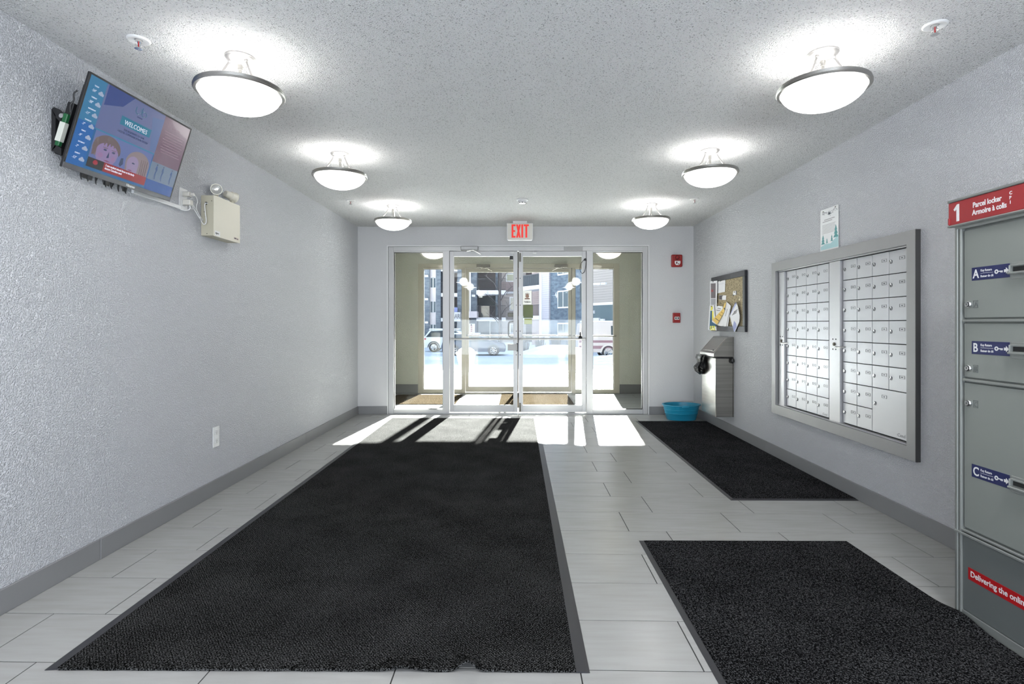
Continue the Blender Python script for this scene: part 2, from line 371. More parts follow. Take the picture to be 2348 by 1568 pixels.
# left leaf: latch guard plate, pull handle, lock case, sensor, closer
o = obj('latch_plate', MB().box(-.135, -.012, yy-.004, yy+.02, .805, .887, .002), mat('plate_grey', (.33, .33, .325), .45, .2), d1); obj('latch_guard', MB().box(-.022, -.006, yy-.006, yy+.02, .795, .805).box(-.022, -.006, yy-.006, yy+.02, .887, .897).box(-.011, -.006, yy-.006, yy+.02, .8, .892), M_black, d1)
h = MB(); h.tube([(-.035, yy+.06, .965), (-.085, yy+.10, .968), (-.122, yy+.115, .985), (-.126, yy+.115, 1.06), (-.122, yy+.115, 1.15), (-.09, yy+.10, 1.170), (-.035, yy+.06, 1.175)], .012, 8, smooth=4)
part_sm('pull_handle', h, M_dmetal, d1)
obj('lock_case', MB().box(-.135, -.05, yy+.07, yy+.10, 1.232, 1.285, .008, 2), M_dmetal, d1)
obj('sensor', MB().box(-.108, -.066, yy-.02, yy+.02, 1.952, 2.0, .003), M_black, d1)
def closer(D, x, z, y, m, flip=1, arm=True):
    b = MB(); b.box(x-.11, x+.11, y-.055, y, z-.026, z+.028, .008, 2); c = obj('door_closer', b, m, D)
    if arm:
        a = MB(); a.tube([(x-.01*flip, y-.05, z-.03), (x-.03*flip, y-.10, z-.045), (x+.05*flip, y-.10, z-.03), (x+.14*flip, y-.03, z-.07)], .007, 6); part_sm('closer_arm', a, M_chrome if D is d1 else m, c)
closer(d1, -.615, 2.094, yy-.001, mat('closer_grey', (.33, .33, .33), .3, .7)); closer(d3, -.574, 2.088, YV, M_dmetal); closer(d4, .70, 2.088, YV, M_dmetal, -1)
obj('closer_plate', MB().box(.578, .812, yy-.006, yy, 2.066, 2.122, .002), MT['plate_grey'], d2)
for x, D in ((-.078, d1), (.205, d2)): obj('alarm_contact', MB().box(x-.028, x+.028, yy-.012, yy+.02, 2.033, 2.056, .003), M_white, D)
for z0, z1 in ((1.93, 2.04), (.03, .14)): obj('flush_bolt', MB().box(.012, .034, yy+.008, yy+.022, z0, z1, .002).box(.018, .028, yy+.002, yy+.012, z0+.02, z1-.03, .002), M_dmetal, d2)
h = MB(); h.tube([(.857, yy-.004, 1.97), (.83, yy-.02, 1.95), (.79, yy-.03, 1.90), (.775, yy-.03, 1.83), (.80, yy-.03, 1.78), (.835, yy-.02, 1.80), (.85, yy-.01, 1.86), (.862, yy-.002, 1.95)], .0035, 6, smooth=5); h.cyl((.845, yy-.012, 1.955), (.845, yy+.01, 1.955), .016, 10)
part_sm('door_cord', h, M_black, d2)
o = MB(); o.lathe([(0, .08), (.006, .075), (.010, .03), (.026, .004), (.026, 0), (0, 0)], 12, (.78, yy-.04, .962)); part_sm('door_stop', o, M_black, d2)
# side rail in the outer right sidelight
obj('side_rail', MB().cyl((.90, YV-.04, .945), (1.60, YV-.04, .945), .012, 8).cyl((.90, YV-.04, .945), (.90, YV+.01, .945), .008, 6).cyl((1.6, YV-.04, .945), (1.6, YV+.01, .945), .008, 6), M_dmetal, bpy.data.objects['window_4'])
# notices on the outer right door leaf
FN = frame((0, YV+.037, 0), (1,0,0), (0,0,1))
def notice(name, label, q, m, off=0):
    (xa, za), (xb, zb) = onY(YV+.03, q[0], q[1]), onY(YV+.03, q[2], q[3])
    t = thing(name, label, 'notice', ((xa+xb)/2, YV+.036, zb)); obj('sheet', MB().box(xa, xb, YV+.034-off, YV+.036-off, zb, za), m, t); return t, xa, xb, za, zb
t, xa, xb, za, zb = notice('door_notice', 'white notice with a crest and mirrored AGENT wording, taped to the outer right door glass', (1199, 666, 1219, 698), mat('paper_white', (.72, .72, .72), .7))
cr = MB(FN); X, Z = (xa+xb)/2, zb+(za-zb)*.60
mcr = mat('crest_brown', (.16, .075, .055), .6)
cr.lathe([(.030, 0), (.030, .002), (.0, .002)], 16, (X, Z, .005)); cr.prism([(X-.045, Z-.052), (X+.045, Z-.052), (X+.038, Z-.034), (X-.038, Z-.034)], .004, .007)
for k in range(5): cr.prism([(X-.03+.015*k-.007, Z+.028), (X-.03+.015*k+.007, Z+.028), (X-.03+.015*k, Z+.048+.008*(2-abs(k-2)))], .004, .007)
obj('crest', cr, mcr, t)
ring = MB(FN); ring.lathe([(.014, 0), (.014, .003), (.020, .003), (.020, 0)], 16, (X, Z, .006), closed=True); obj('crest_ring', ring, mat('crest_tan', (.5, .33, .26), .6), t)
text('AGENT', .034, FN, X, zb+.03, .004, M_black, t, align='CENTER', bold=.001, mirror=True)
t, xa, xb, za, zb = notice('door_notice', 'dark green notice below the crest notice on the outer right door glass', (1200, 699, 1222, 729), mat('green_sheet', (.075, .095, .035), .6), .002)
obj('print', MB(FN).box(xa+.02, xb-.02, zb+.03, zb+.05, .004, .0045).box(xa+.02, xb-.03, zb+.08, zb+.09, .004, .0045).box(xa+.03, xb-.02, zb+.13, zb+.15, .004, .0045), mat('olive_print', (.14, .16, .06), .6), t)
t, xa, xb, za, zb = notice('door_notice', 'small lime notice at the bottom of the sheets on the outer right door glass', (1202, 730, 1220, 743), mat('lime_sheet', (.22, .24, .06), .6), .004)
obj('print', MB(FN).box(xa+.02, xb-.02, za-.025, za-.018, .006, .0065), mcr, t)

# ---------------------------------------------------------------- ceiling lamps
def lamp(x, y, label, warm=False, group='bowl ceiling lamps in the lobby'):
    t = thing('ceiling_lamp', label, 'ceiling lamp', (x, y, H), group=group)
    a = MB(); a.lathe([(0, 0), (.066, 0), (.066, -.006), (.062, -.010), (.060, -.014), (.040, -.026), (.012, -.036), (0, -.037)], 40); part_sm('canopy', a, M_white if False else mat('lamp_canopy', (.34, .335, .33), .4, .8), t, local=True)
    a = MB(); a.cyl((0, 0, -.03), (0, 0, -.20), .007, 10).cyl((0, 0, -.034), (0, 0, -.06), .011, 12); part_sm('stem', a, M_nickel, t, local=True)
    for k in range(3):
        an = PI/2 + k*2*PI/3; c_, s_ = math.cos(an), math.sin(an)
        p = [(.042, -.022), (.056, -.05), (.085, -.10), (.125, -.137), (.150, -.150), (.178, -.155)]
        a = MB(); a.tube([(r*c_, r*s_, z) for r, z in p], .0045, 8, smooth=3); a.lathe([(.009, -.02), (.009, -.03), (.004, -.036)], 10, (.043*c_, .043*s_, 0)); part_sm('arm', a, mat('arm_nickel', (.34, .335, .33), .35, .9), t, local=True)
    a = MB(); a.lathe([(.174, -.150), (.186, -.146), (.190, -.149), (.188, -.152), (.192, -.155), (.190, -.158), (.194, -.161), (.192, -.164), (.194, -.167), (.190, -.172), (.178, -.173), (.172, -.165)], 64, closed=True); part_sm('rim', a, M_nickel, t, local=True)
    a = MB(); pr = [(.177*math.sin(q), -.168 - .088*(math.cos(q)-math.cos(1.45))/(1-math.cos(1.45))) for q in [1.45*k/10 for k in range(10, -1, -1)]]
    pr = [(r*.177/(.177*math.sin(1.45)), z) for r, z in pr]
    a.lathe(pr, 56); part_sm('glass_bowl', a, M_bulbw if warm else M_bulb, t, local=True)
    l = bpy.data.lights.new('lamp_bulb', 'POINT'); l.energy = LAMP_POINT*(3. if warm else 1); l.shadow_soft_size = .07; l.color = (1, .93, .78) if warm else (1, .985, .96)
    lo = bpy.data.objects.new('lamp_bulb', l); C.objects.link(lo); lo.parent = t; lo.location = (0, 0, -.165)
    return t
lamp(-1.285, 2.52, 'bowl ceiling lamp nearest the television, large at upper left')
lamp(1.385, 2.50, 'bowl ceiling lamp nearest the parcel locker, large at upper right')
lamp(-1.290, 3.95, 'middle bowl ceiling lamp of the left row, beyond the emergency light')
lamp(1.362, 3.90, 'middle bowl ceiling lamp of the right row, above the mailboxes')
lamp(-1.305, 5.69, 'bowl ceiling lamp of the left row hanging nearest the glass doors')
lamp(1.365, 5.64, 'bowl ceiling lamp of the right row hanging nearest the glass doors')
lamp(-1.27, 8.2, 'warm bowl ceiling lamp in the vestibule seen through the left sidelight', True, 'warm bowl lamps in the vestibule')
lamp(1.36, 8.2, 'warm bowl ceiling lamp in the vestibule seen through the right sidelight', True, 'warm bowl lamps in the vestibule')

# sprinklers, detector, exit sign
def sprinkler(x, y, label):
    t = thing('sprinkler_head', label, 'sprinkler', (x, y, H), group='recessed ceiling sprinklers')
    a = MB(); a.lathe([(.016, 0), (.046, 0), (.046, -.003), (.040, -.007), (.030, -.006), (.022, -.003), (.016, -.001)], 32, closed=True); part_sm('escutcheon', a, M_white, t, local=True)
    a = MB(); a.cyl((0,0,0), (0,0,-.012), .013, 12); a.tube([(.011,0,-.008), (.013,0,-.024), (.004,0,-.036)], .0022, 6, smooth=3); a.tube([(-.011,0,-.008), (-.013,0,-.024), (-.004,0,-.036)], .0022, 6, smooth=3); a.lathe([(0,-.036), (.015,-.037), (.016,-.040), (0,-.041)], 16); part_sm('frame', a, M_chrome, t, local=True)
    a = MB(); a.cyl((0,0,-.012), (0,0,-.035), .0028, 8); part_sm('glass_bulb', a, M_red, t, local=True)
sprinkler(-1.646, 2.36, 'recessed sprinkler in the ceiling above the television')
sprinkler(1.718, 2.27, 'recessed sprinkler in the ceiling above the parcel locker')
sprinkler(-1.674, 5.45, 'small sprinkler in the ceiling near the far left lamp')
sprinkler(1.74, 5.41, 'small sprinkler in the ceiling near the far right lamp')
t = thing('smoke_detector', 'round white smoke detector on the ceiling in front of the exit sign', 'smoke detector', (.04, 5.42, H))
a = MB(); a.lathe([(0, 0), (.058, 0), (.058, -.008), (.050, -.014), (0, -.014)], 32); part_sm('base', a, M_white, t, local=True)
a = MB(); a.lathe([(.046, -.014), (.044, -.030), (.030, -.040), (0, -.040)], 32); part_sm('sensor_head', a, M_white, t, local=True)
a = MB()
for k in range(8):
    q = k*PI/4; a.box(.036*math.cos(q)-.006, .036*math.cos(q)+.006, .036*math.sin(q)-.006, .036*math.sin(q)+.006, -.038, -.030)
obj('vent_slot', a, M_black, t, local=True)

ys = 6.56; F = frame((.020, ys, 0), (1,0,0), (0,0,1))
t = thing('exit_sign', 'lit-style white exit sign with red EXIT letters hanging from the ceiling before the doors', 'exit sign', (.02, ys, H))
obj('canopy', MB(F).box(-.085, .085, H-.028, H, -.05, .03, .004), M_white, t)
zt, zb = H-.024, 2.142
pts = [(-.155, zt-.005), (-.155, zb+.022), (-.150, zb+.009), (-.139, zb), (.139, zb), (.150, zb+.009), (.155, zb+.022), (.155, zt-.005)]
obj('housing', MB(F).prism(pts[::-1], -.02, .018), M_white, t)
inn = [(x*.955, zb+.008+(z-zb)*.945) for x, z in pts]
obj('face_plate', MB(F).prism(inn[::-1], .018, .021), mat('sign_cream', (.66, .64, .58), .5), t)
L = MB(F); Hh = .158; z0 = zb+.030; s = .0215; c0, c1 = .021, .023
def lb(a, b, c, d): L.box(a, b, z0+c, z0+d, c0, c1)
x = -.100; lb(x, x+s, 0, Hh); lb(x+s, x+.047, Hh-s, Hh); lb(x+s, x+.047, 0, s); lb(x+s, x+.042, Hh/2-s/2, Hh/2+s/2)
x = -.046; L.prism([(x, z0), (x+s, z0), (x+.056, z0+Hh), (x+.056-s, z0+Hh)], c0, c1); L.prism([(x+.056-s, z0), (x+.056, z0), (x+s, z0+Hh), (x, z0+Hh)], c0+.0004, c1+.0004)
x = .017; lb(x, x+s, 0, Hh)
x = .046; lb(x, x+.060, Hh-s, Hh); lb(x+.03-s/2, x+.03+s/2, 0, Hh-s)
obj('lettering', L, mat('exit_red', (.62, .02, .012), .4, emit=.2), t)

# fire alarm strobe and pull station on back wall
FB = frame((0, YB, 0), (1,0,0), (0,0,1))
t = thing('fire_alarm_strobe', 'red fire alarm horn strobe high on the far wall beside the corner', 'fire alarm', (2.0, YB, 1.86))
obj('housing', MB(FB).box(1.925, 2.060, 1.857, 2.012, 0, .045, .012, 2), M_red, t)
a = MB(FB); a.prism([(1.96, 1.905), (1.968, 1.888), (1.98, 1.878), (2.008, 1.878), (2.02, 1.888), (2.028, 1.905), (2.028, 1.93), (1.96, 1.93)], .045, .058); obj('strobe_lens', a, mat('lens_clear', (.75, .75, .75), .1, coat=.5), t)
a = MB(FB); a.lathe([(.016, 0), (.022, .008), (.028, .0)], 20, (1.993, 1.975, .044), closed=True).box(1.975, 1.99, 1.895, 1.92, .058, .060).box(2.0, 2.012, 1.885, 1.90, .058, .060); obj('sounder_grille', a, mat('dark_red', (.12, .01, .01), .5), t)
t = thing('fire_pull_station', 'small red fire pull station below the strobe on the far wall', 'fire alarm', (1.99, YB, 1.15))
obj('housing', MB(FB).box(1.945, 2.036, 1.157, 1.280, 0, .035, .006, 2), M_red, t)
obj('pull_handle', MB(FB).box(1.960, 2.022, 1.195, 1.232, .035, .046, .004), M_white, t)
obj('lettering', MB(FB).box(1.966, 1.985, 1.206, 1.222, .0462, .047).box(1.996, 2.015, 1.206, 1.222, .0462, .047), M_black, t)

# ---------------------------------------------------------------- mats
def mat_rug(name, label, x0, x1, y0, y1, m, el, er, en, ef, wav=None, curl=None, nx=60, ny=80, th=.009):
    t = thing(name, label, 'floor mat', ((x0+x1)/2, (y0+y1)/2, 0))
    a = MB(); cx0, cx1, cy0, cy1 = x0+el, x1-er, y0+en, y1-ef; V = []
    for j in range(ny+1):
        row = []
        for i in range(nx+1):
            x = cx0+(cx1-cx0)*i/nx; y = cy0+(cy1-cy0)*(j/ny)**(1.6 if wav else 1)
            z = th + (wav(x, y) if wav else 0) + (curl(x, y) if curl else 0); row.append(a._v((x, y, z)))
        V.append(row)
    for j in range(ny):
        for i in range(nx): a.bm.faces.new((V[j][i], V[j][i+1], V[j+1][i+1], V[j+1][i]))
    bd = [V[0][i] for i in range(nx+1)] + [V[j][nx] for j in range(1, ny+1)] + [V[ny][i] for i in range(nx-1, -1, -1)] + [V[j][0] for j in range(ny-1, 0, -1)]
    lo = [a.bm.verts.new((v.co.x, v.co.y, max(.001, v.co.z-th+.001))) for v in bd]; n = len(bd)
    for i in range(n): a.bm.faces.new((bd[i], lo[i], lo[(i+1) % n], bd[(i+1) % n]))
    part_sm('carpet', a, m, t)
    e = [(0, .0008), (1, .0008)]
    def strip(P): # outer edge thin, inner edge at pile height
        a = MB(); a.prism(P, .0005, .0015); return a
    def wedge(o0, o1, i1, i0):
        a = MB(); v = [a._v((*p, z)) for p, z in ((o0, .0005), (o1, .0005), (i1, .0005), (i0, .0005), (o0, .0018), (o1, .0018), (i1, th*.8), (i0, th*.8))]
        for f in ((3,2,1,0),(4,5,6,7),(0,1,5,4),(1,2,6,5),(2,3,7,6),(3,0,4,7)): a.bm.faces.new([v[k] for k in f])
        return a
    if el: obj('rubber_edge', wedge((x0, y1), (x0, y0), (cx0, cy0 + (0 if en else .004)), (cx0, cy1)), M_rub, t)
    if er: obj('rubber_edge', wedge((x1, y0), (x1, y1), (cx1, cy1), (cx1, cy0)), M_rub, t)
    if en: obj('rubber_edge', wedge((x0, y0), (x1, y0), (cx1, cy0), (cx0, cy0)), M_rub, t)
    if ef: obj('rubber_edge', wedge((x1, y1), (x0, y1), (cx0, cy1), (cx1, cy1)), M_rub, t)
    return t
def wav1(x, y):
    d = max(0, 1-(y-1.80)/.09)
    return d*d*(.026*math.exp(-((x+.165)/.030)**2) + .010*math.exp(-((x+.38)/.05)**2) + .0015*math.sin(x*23)**2 + .0006*math.sin(x*57))
mat_rug('entrance_mat', 'large charcoal waffle-weave entrance mat running from the doors towards the viewer', -1.560, .234, 1.79, 6.59, M_mat1, .042, .045, 0, 0, wav1, nx=110, ny=70)
mat_rug('runner_mat', 'long charcoal runner mat along the right wall under the mailboxes', 1.375, 2.197, 3.55, 6.42, M_mat2, .02, .006, .02, .02)
def curl3(x, y): return .020*math.exp(-((x-1.70)/.05)**2)*math.exp(-((y-2.12)/.09)**2)
mat_rug('floor_mat', 'charcoal loop-pile mat in the right foreground beside the parcel locker', .635, 1.722, 1.0, 2.885, M_mat2, .022, .010, .02, .016, curl=curl3, nx=70, ny=90)
mat_rug('vestibule_mat', 'coarse mat inside the vestibule behind the left sidelight', -1.95, -.88, 7.72, 8.78, M_sunmat, .01, .01, .01, .01, nx=10, ny=10)
mat_rug('vestibule_mat', 'coarse mat inside the vestibule behind the right door leaf', -.28, .80, 7.45, 8.93, M_sunmat, .01, .01, .01, .01, nx=10, ny=10)

# ---------------------------------------------------------------- mailbox panel (right wall)
FR = frame((XR, 0, 0), (0,-1,0), (0,0,1))      # a = -Y, b = Z, c towards the room
M_mail = mat('mailbox_silver', (.50, .505, .525), .33, .35)
M_mail2 = mat('mailbox_trim', (.50, .50, .51), .35, .4)
t = thing('mailbox_panel', 'recessed bank of silver apartment mailboxes in a wide grey metal frame on the right wall', 'mailboxes', (XR, 3.9, .38))
oY0, oY1, oZ0, oZ1 = 3.027, 4.736, .381, 1.662
iY0, iY1, iZ0, iZ1 = 3.097, 4.668, .455, 1.588
fr = MB(FR); c0, c1 = .0, .026
fr.prism([(-oY1, oZ0), (-oY0, oZ0), (-iY0, iZ0), (-iY1, iZ0)], c0, c1); fr.prism([(-oY0, oZ0), (-oY0, oZ1), (-iY0, iZ1), (-iY0, iZ0)], c0, c1)
fr.prism([(-oY0, oZ1), (-oY1, oZ1), (-iY1, iZ1), (-iY0, iZ1)], c0, c1); fr.prism([(-oY1, oZ1), (-oY1, oZ0), (-iY1, iZ0), (-iY1, iZ1)], c0, c1)
obj('frame', fr, mat('mailbox_frame', (.30, .30, .30), .42, .3), t)
obj('frame_edge', MB(FR).box(-oY0, -oY0+.004, oZ0, oZ1, 0, .027), mat('frame_edge_dark', (.06, .06, .06), .5), t)
obj('backing', MB(FR).box(-iY1, -iY0, iZ0, iZ1, -.2, -.04), M_gask, t)
obj('liner', MB(FR).box(-iY1, -iY0, iZ1-.008, iZ1-.001, -.03, .004), M_mail2, t); obj('liner', MB(FR).box(-iY1, -iY0, iZ0, iZ0+.006, -.03, .004), M_mail2, t)
for (ya, yb) in ((4.563, 4.655), (3.775, 3.905)):
    p = obj('pillar', MB(FR).box(-yb, -ya, iZ0+.002, iZ1-.01, -.03, .002, .002), M_mail2, t)
    yc = (ya+yb)/2
    a = MB(FR); a.lathe([(.012, 0), (.012, .006), (.008, .009), (0, .009)], 16, (-yc, 1.0, .002))
    part_sm('panel_lock', a, M_dmetal, p)
    a = MB(FR)
    for du in (-.018, .018):
        for dv in (-.035, .035): a.lathe([(.005, 0), (.004, .003), (0, .003)], 10, (-yc+du, 1.0+dv, .002))
    obj('screw', a, M_gask, p)
    a = MB(FR); a.cyl((-ya-.004, .985, -.01), (-ya-.004, .985, .035), .004, 8).tube([(-ya-.004, .985, .033), (-ya+.05, .982, .033), (-ya+.10, .988, .020)], .004, 8, smooth=3); part_sm('lever', a, M_chrome, p)
RZ0, RH = .467, .1388
proto = {}
def mdoor(ya, yb, za, zb, shade, key=None, labels=True):
    g = .0022; wY = yb-ya; hZ = zb-za
    if key and key in proto:
        d = proto[key].copy(); C.objects.link(d)
        for ch in proto[key+'_k']: c = ch.copy(); C.objects.link(c); c.parent = d
    else:
        Fl = frame((0,0,0), (0,-1,0), (0,0,1))
        d = obj('mailbox_door', MB(Fl).box(g, wY-g, g, hZ-g, -.012, 0, .0012), M_mail, t, local=True)
        kk = []
        a = MB(Fl); lx = .018 if key != 'big' else .026; lz = hZ*(.62 if key != 'big' else .66)
        if key != 'big': lz = hZ*.55
        a.lathe([(.0095, 0), (.0095, .004), (.0075, .006), (.003, .0062), (0, .0045)], 14, (lx, lz, 0)); kk.append(part_sm('lock', a, M_chrome, d, local=True))
        a = MB(Fl); a.lathe([(.012, 0), (.012, .001), (.0095, .001), (.0095, 0)], 14, (lx+.003, lz-.003, 0), closed=True).box(lx-.001, lx+.001, lz-.004, lz+.004, .0062, .0068); kk.append(obj('keyway', a, M_gask, d, local=True))
        a = MB(Fl); px = wY-.062 if key != 'big' else wY*.30; pz = hZ*.56 if key != 'big' else hZ*.80; pw, ph = .044, .019
        a.box(px, px+pw, pz, pz+.002, 0, .0015).box(px, px+pw, pz+ph-.002, pz+ph, 0, .0015).box(px, px+.002, pz+.002, pz+ph-.002, 0, .0015).box(px+pw-.002, px+pw, pz+.002, pz+ph-.002, 0, .0015); kk.append(obj('label_holder', a, mat('holder_grey', (.2, .2, .2), .4, .5), d, local=True))
        a = MB(Fl); a.box(px+.015, px+.029, pz+.007, pz+.0115, .0005, .001); kk.append(obj('number', a, M_black, d, local=True))
        if key: proto[key] = d; proto[key+'_k'] = kk
    d.location = Vector((XR+.015, yb, za)) - Vector((XR, 3.9, .38))
    return d
for r in range(8):
    for c in range(4): mdoor(3.938+c*.154, 3.938+(c+1)*.154, RZ0+r*RH, RZ0+(r+1)*RH, 0, 'a')
for r in range(8):
    for c in range(4):
        if r < 2 and c < 2: continue
        mdoor(3.150+c*.1545, 3.150+(c+1)*.1545, RZ0+r*RH, RZ0+(r+1)*RH, 0, 'b')
mdoor(3.150, 3.459, RZ0, RZ0+2*RH, 0, 'big')
mgr = mat('maker_grey', (.25, .25, .26), .5)
text(':Cendrex'[:5], .030, FR, -3.235, .482, -.0148, mgr, t, name='maker_lettering', bold=.0002)
text(':Cendrex'[:5], .026, FR, -4.02, .478, -.0148, mgr, t, name='maker_lettering', bold=.0002)

# poster above the mailboxes
t = thing('wall_poster', 'white printed notice with teal pine trees taped above the mailbox frame', 'poster', (XR, 3.9, 1.675))
a = MB(FR); a.box(-4.005, -3.785, 1.675, 1.965, .004, .006); obj('sheet', a, mat('poster_white', (.70, .71, .71), .6), t)
obj('backing_strip', MB(FR).box(-4.005, -3.785, 1.66, 1.675, .0005, .006).box(-4.01, -4.005, 1.66, 1.955, .0005, .006), M_white, t)
tea = mat('poster_teal', (.10, .30, .30), .7); teal2 = mat('poster_pale_teal', (.36, .55, .57), .7); ink = mat('poster_ink', (.12, .14, .16), .7); pg = mat('print_grey', (.3, .3, .31), .7)
a = MB(FR); a.prism([(-4.004, 1.676), (-3.786, 1.676), (-3.786, 1.76), (-3.83, 1.735), (-3.88, 1.71), (-3.94, 1.715), (-4.004, 1.70)], .006, .0064); obj('snow_hills', a, teal2, t)
a = MB(FR)
for x, z, h_ in ((-3.975, 1.715, .07), (-3.925, 1.718, .035), (-3.865, 1.725, .045), (-3.815, 1.745, .09)):
    for k in range(3): a.prism([(x-.020*h_/.06*(1-.25*k), z+h_*.28*k), (x+.020*h_/.06*(1-.25*k), z+h_*.28*k), (x, z+h_*(.28*k+.42))], .0064, .0068+.0001*k)
obj('pine_trees', a, tea, t)
a = MB(FR)
for k in range(8): a.box(-3.985, -3.81+R.uniform(-.02, 0), 1.79+k*.0085, 1.7925+k*.0085, .006, .0063)
a.box(-3.98, -3.86, 1.872, 1.877, .006, .0063).box(-3.96, -3.83, 1.884, 1.889, .006, .0063)
obj('print_lines', a, pg, t)
a = MB(FR)
for k in range(26):
    x = -3.99+.19*R.random(); z = 1.90+.03*R.random()+.03*abs(x+3.895)/.1; a.prism([(x, z), (x+.006, z+.002), (x+.003, z+.008)], .006, .0064)
for k in range(7):
    q = PI*k/6; a.prism([(-3.895+.004*math.sin(q), 1.92-.004*math.cos(q)), (-3.895-.004*math.sin(q), 1.92+.004*math.cos(q)), (-3.895+.03*math.cos(q), 1.915+.026*math.sin(q)+.008)], .006, .0064)
a.tube([(-3.985, 1.93, .0062), (-3.96, 1.945, .0062), (-3.93, 1.935, .0062)], .0012, 4); a.tube([(-3.86, 1.935, .0062), (-3.83, 1.95, .0062), (-3.80, 1.935, .0062)], .0012, 4)
obj('leaf_ornament', a, ink, t)
obj('pin', MB(FR).lathe([(.004, 0), (.003, .004), (0, .004)], 8, (-3.97, 1.95, .006)).lathe([(.004, 0), (.003, .004), (0, .004)], 8, (-3.82, 1.955, .006)), M_dmetal, t)

# ---------------------------------------------------------------- notice board
bY0, bY1, bZ0, bZ1 = 5.29, 6.21, 1.063, 1.662
t = thing('notice_board', 'cork notice board in a black frame on the right wall above the steel bin', 'notice board', (XR, 5.75, 1.063))
ft = .055; a = MB(FR)
a.box(-bY1, -bY0, bZ0, bZ0+ft, 0, .028, .003).box(-bY1, -bY0, bZ1-ft, bZ1, 0, .028, .003).box(-bY1, -bY1+ft, bZ0+ft, bZ1-ft, 0, .028, .003).box(-bY0-ft, -bY0, bZ0+ft, bZ1-ft, 0, .028, .003)
obj('frame', a, mat('board_frame', (.014, .014, .018), .4), t)
obj('cork', MB(FR).box(-bY1+ft, -bY0-ft, bZ0+ft, bZ1-ft, 0, .014), mat('cork', (.16, .125, .07), .9, var=(90, (.42, .35, .22), .38, .62)), t)
PB = []
def paper(name, label, pts, m, c=.018, cat='paper', parts=()):
    """pts in board-photo zoom units"""
    def cv(p): Y, Z = onX(XR-c, 1610+p[0]/8.71, 600+p[1]/8.71); return (-Y, Z)
    q = [cv(p) for p in pts]; cxx = sum(p[0] for p in q)/len(q); czz = min(p[1] for p in q)
    th_ = thing(name, label, cat, (XR-c, -cxx, czz), group='papers pinned to the notice board')
    ar = sum(q[i-1][0]*q[i][1]-q[i][0]*q[i-1][1] for i in range(len(q)))
    if ar < 0: q = q[::-1]
    obj('sheet', MB(FR).prism(q, c, c+.0012), m, th_)
    for i, (nm, pp, mm) in enumerate(parts):
        q = [cv(p) for p in pp]; ar = sum(q[i-1][0]*q[i][1]-q[i][0]*q[i-1][1] for i in range(len(q)))
        if ar < 0: q = q[::-1]
        obj(nm, MB(FR).prism(q, c+.0012, c+.0018+.0002*i), mm, th_)
    obj('push_pin', MB(FR).lathe([(.005, 0), (.004, .006), (.006, .008), (0, .009)], 8, (cxx, max(cv(p)[1] for p in pts)-.012, c+.002)), M_dmetal, th_)
    return th_
pw = mat('paper_bright', (.68, .68, .70), .7); navy = mat('flyer_navy', (.015, .09, .17), .6); yel = mat('flyer_yellow', (.75, .70, .06), .6); gold = mat('flyer_gold', (.68, .47, .12), .6); lil = mat('paper_lilac', (.30, .33, .55), .7)
pdk = mat('print_dark', (.06, .05, .06), .6)
paper('flyer', 'white-bordered photo flyer overlapping the left edge of the notice board', [(160,392),(305,378),(292,868),(160,872)], pw, .030, 'flyer', [('photo', [(175,435),(272,428),(270,725),(178,728)], mat('photo_grey', (.14, .12, .13), .5)), ('photo_red', [(185,560),(225,555),(225,600),(185,605)], M_red), ('photo_band', [(178,740),(272,738),(270,860),(178,864)], mat('photo_pale', (.33, .33, .36), .5))])
paper('calendar_sheet', 'blank-looking white sheet pinned at the top left of the cork', [(305,378),(465,345),(455,600),(290,635)], pw, .018, 'paper', [('ruled_lines', [(325,450),(440,430),(440,436),(325,456)], mat('rule_grey', (.5, .5, .55), .7)), ('clip', [(312,374),(390,368),(390,384),(312,390)], M_black)])
paper('business_card', 'half black half white card in the middle left of the cork', [(340,668),(480,672),(475,765),(340,758)], pw, .016, 'card', [('dark_half', [(342,672),(400,674),(400,757),(342,755)], pdk)])
paper('flyer', 'navy flyer with yellow chevrons hanging over the lower left board frame', [(150,880),(235,868),(290,1372),(118,1360)], pw, .030, 'flyer', [('navy_panel', [(168,980),(200,978),(200,1200),(285,1255),(285,1285),(160,1355),(148,1350)], navy)] + [('chevron', [(165+k*36,1280),(190+k*36,1280),(175+k*36,1325),(195+k*36,1368),(172+k*36,1368),(158+k*36,1325)], yel) for k in range(3)] + [('chevron', [(170,885),(205,882),(220,925),(200,970),(165,970),(185,925)], yel), ('yellow_band', [(205,985),(228,985),(232,1140),(205,1160)], yel)])
paper('letter', 'white letter pinned behind the yellow leaflet', [(235,865),(410,890),(430,1300),(205,1240)], pw, .020, 'paper', [('wording', [(310,925),(375,935),(375,945),(310,935)], pdk), ('wording', [(285,962),(360,972),(360,982),(285,972)], pdk)])
paper('leaflet', 'folded white leaflet standing out at the lower middle of the cork', [(480,790),(575,880),(515,1292),(470,1290),(435,1300),(400,1000)], pw, .026, 'leaflet', [('fold_line', [(555,940),(560,942),(492,1290),(484,1290)], pdk), ('wording', [(500,940),(515,945),(470,1090),(458,1085)], mat('print_mid', (.35,.35,.37), .6))])
paper('leaflet', 'yellow leaflet tilted across the white sheets on the cork', [(468,795),(480,800),(440,1010),(300,1255),(200,1165),(400,960)], gold, .032, 'leaflet', [('heading_bar', [(430,930),(445,915),(465,945),(450,962)], M_black), ('heading_bar', [(262,1132),(272,1124),(350,1180),(342,1190)], pdk), ('wording', [(385,1000),(430,1030),(424,1040),(380,1010)], mat('leaf_brown', (.35,.22,.05), .6)), ('wording', [(345,1045),(405,1085),(399,1095),(340,1055)], mat('leaf_brown', (.35,.22,.05), .6))])
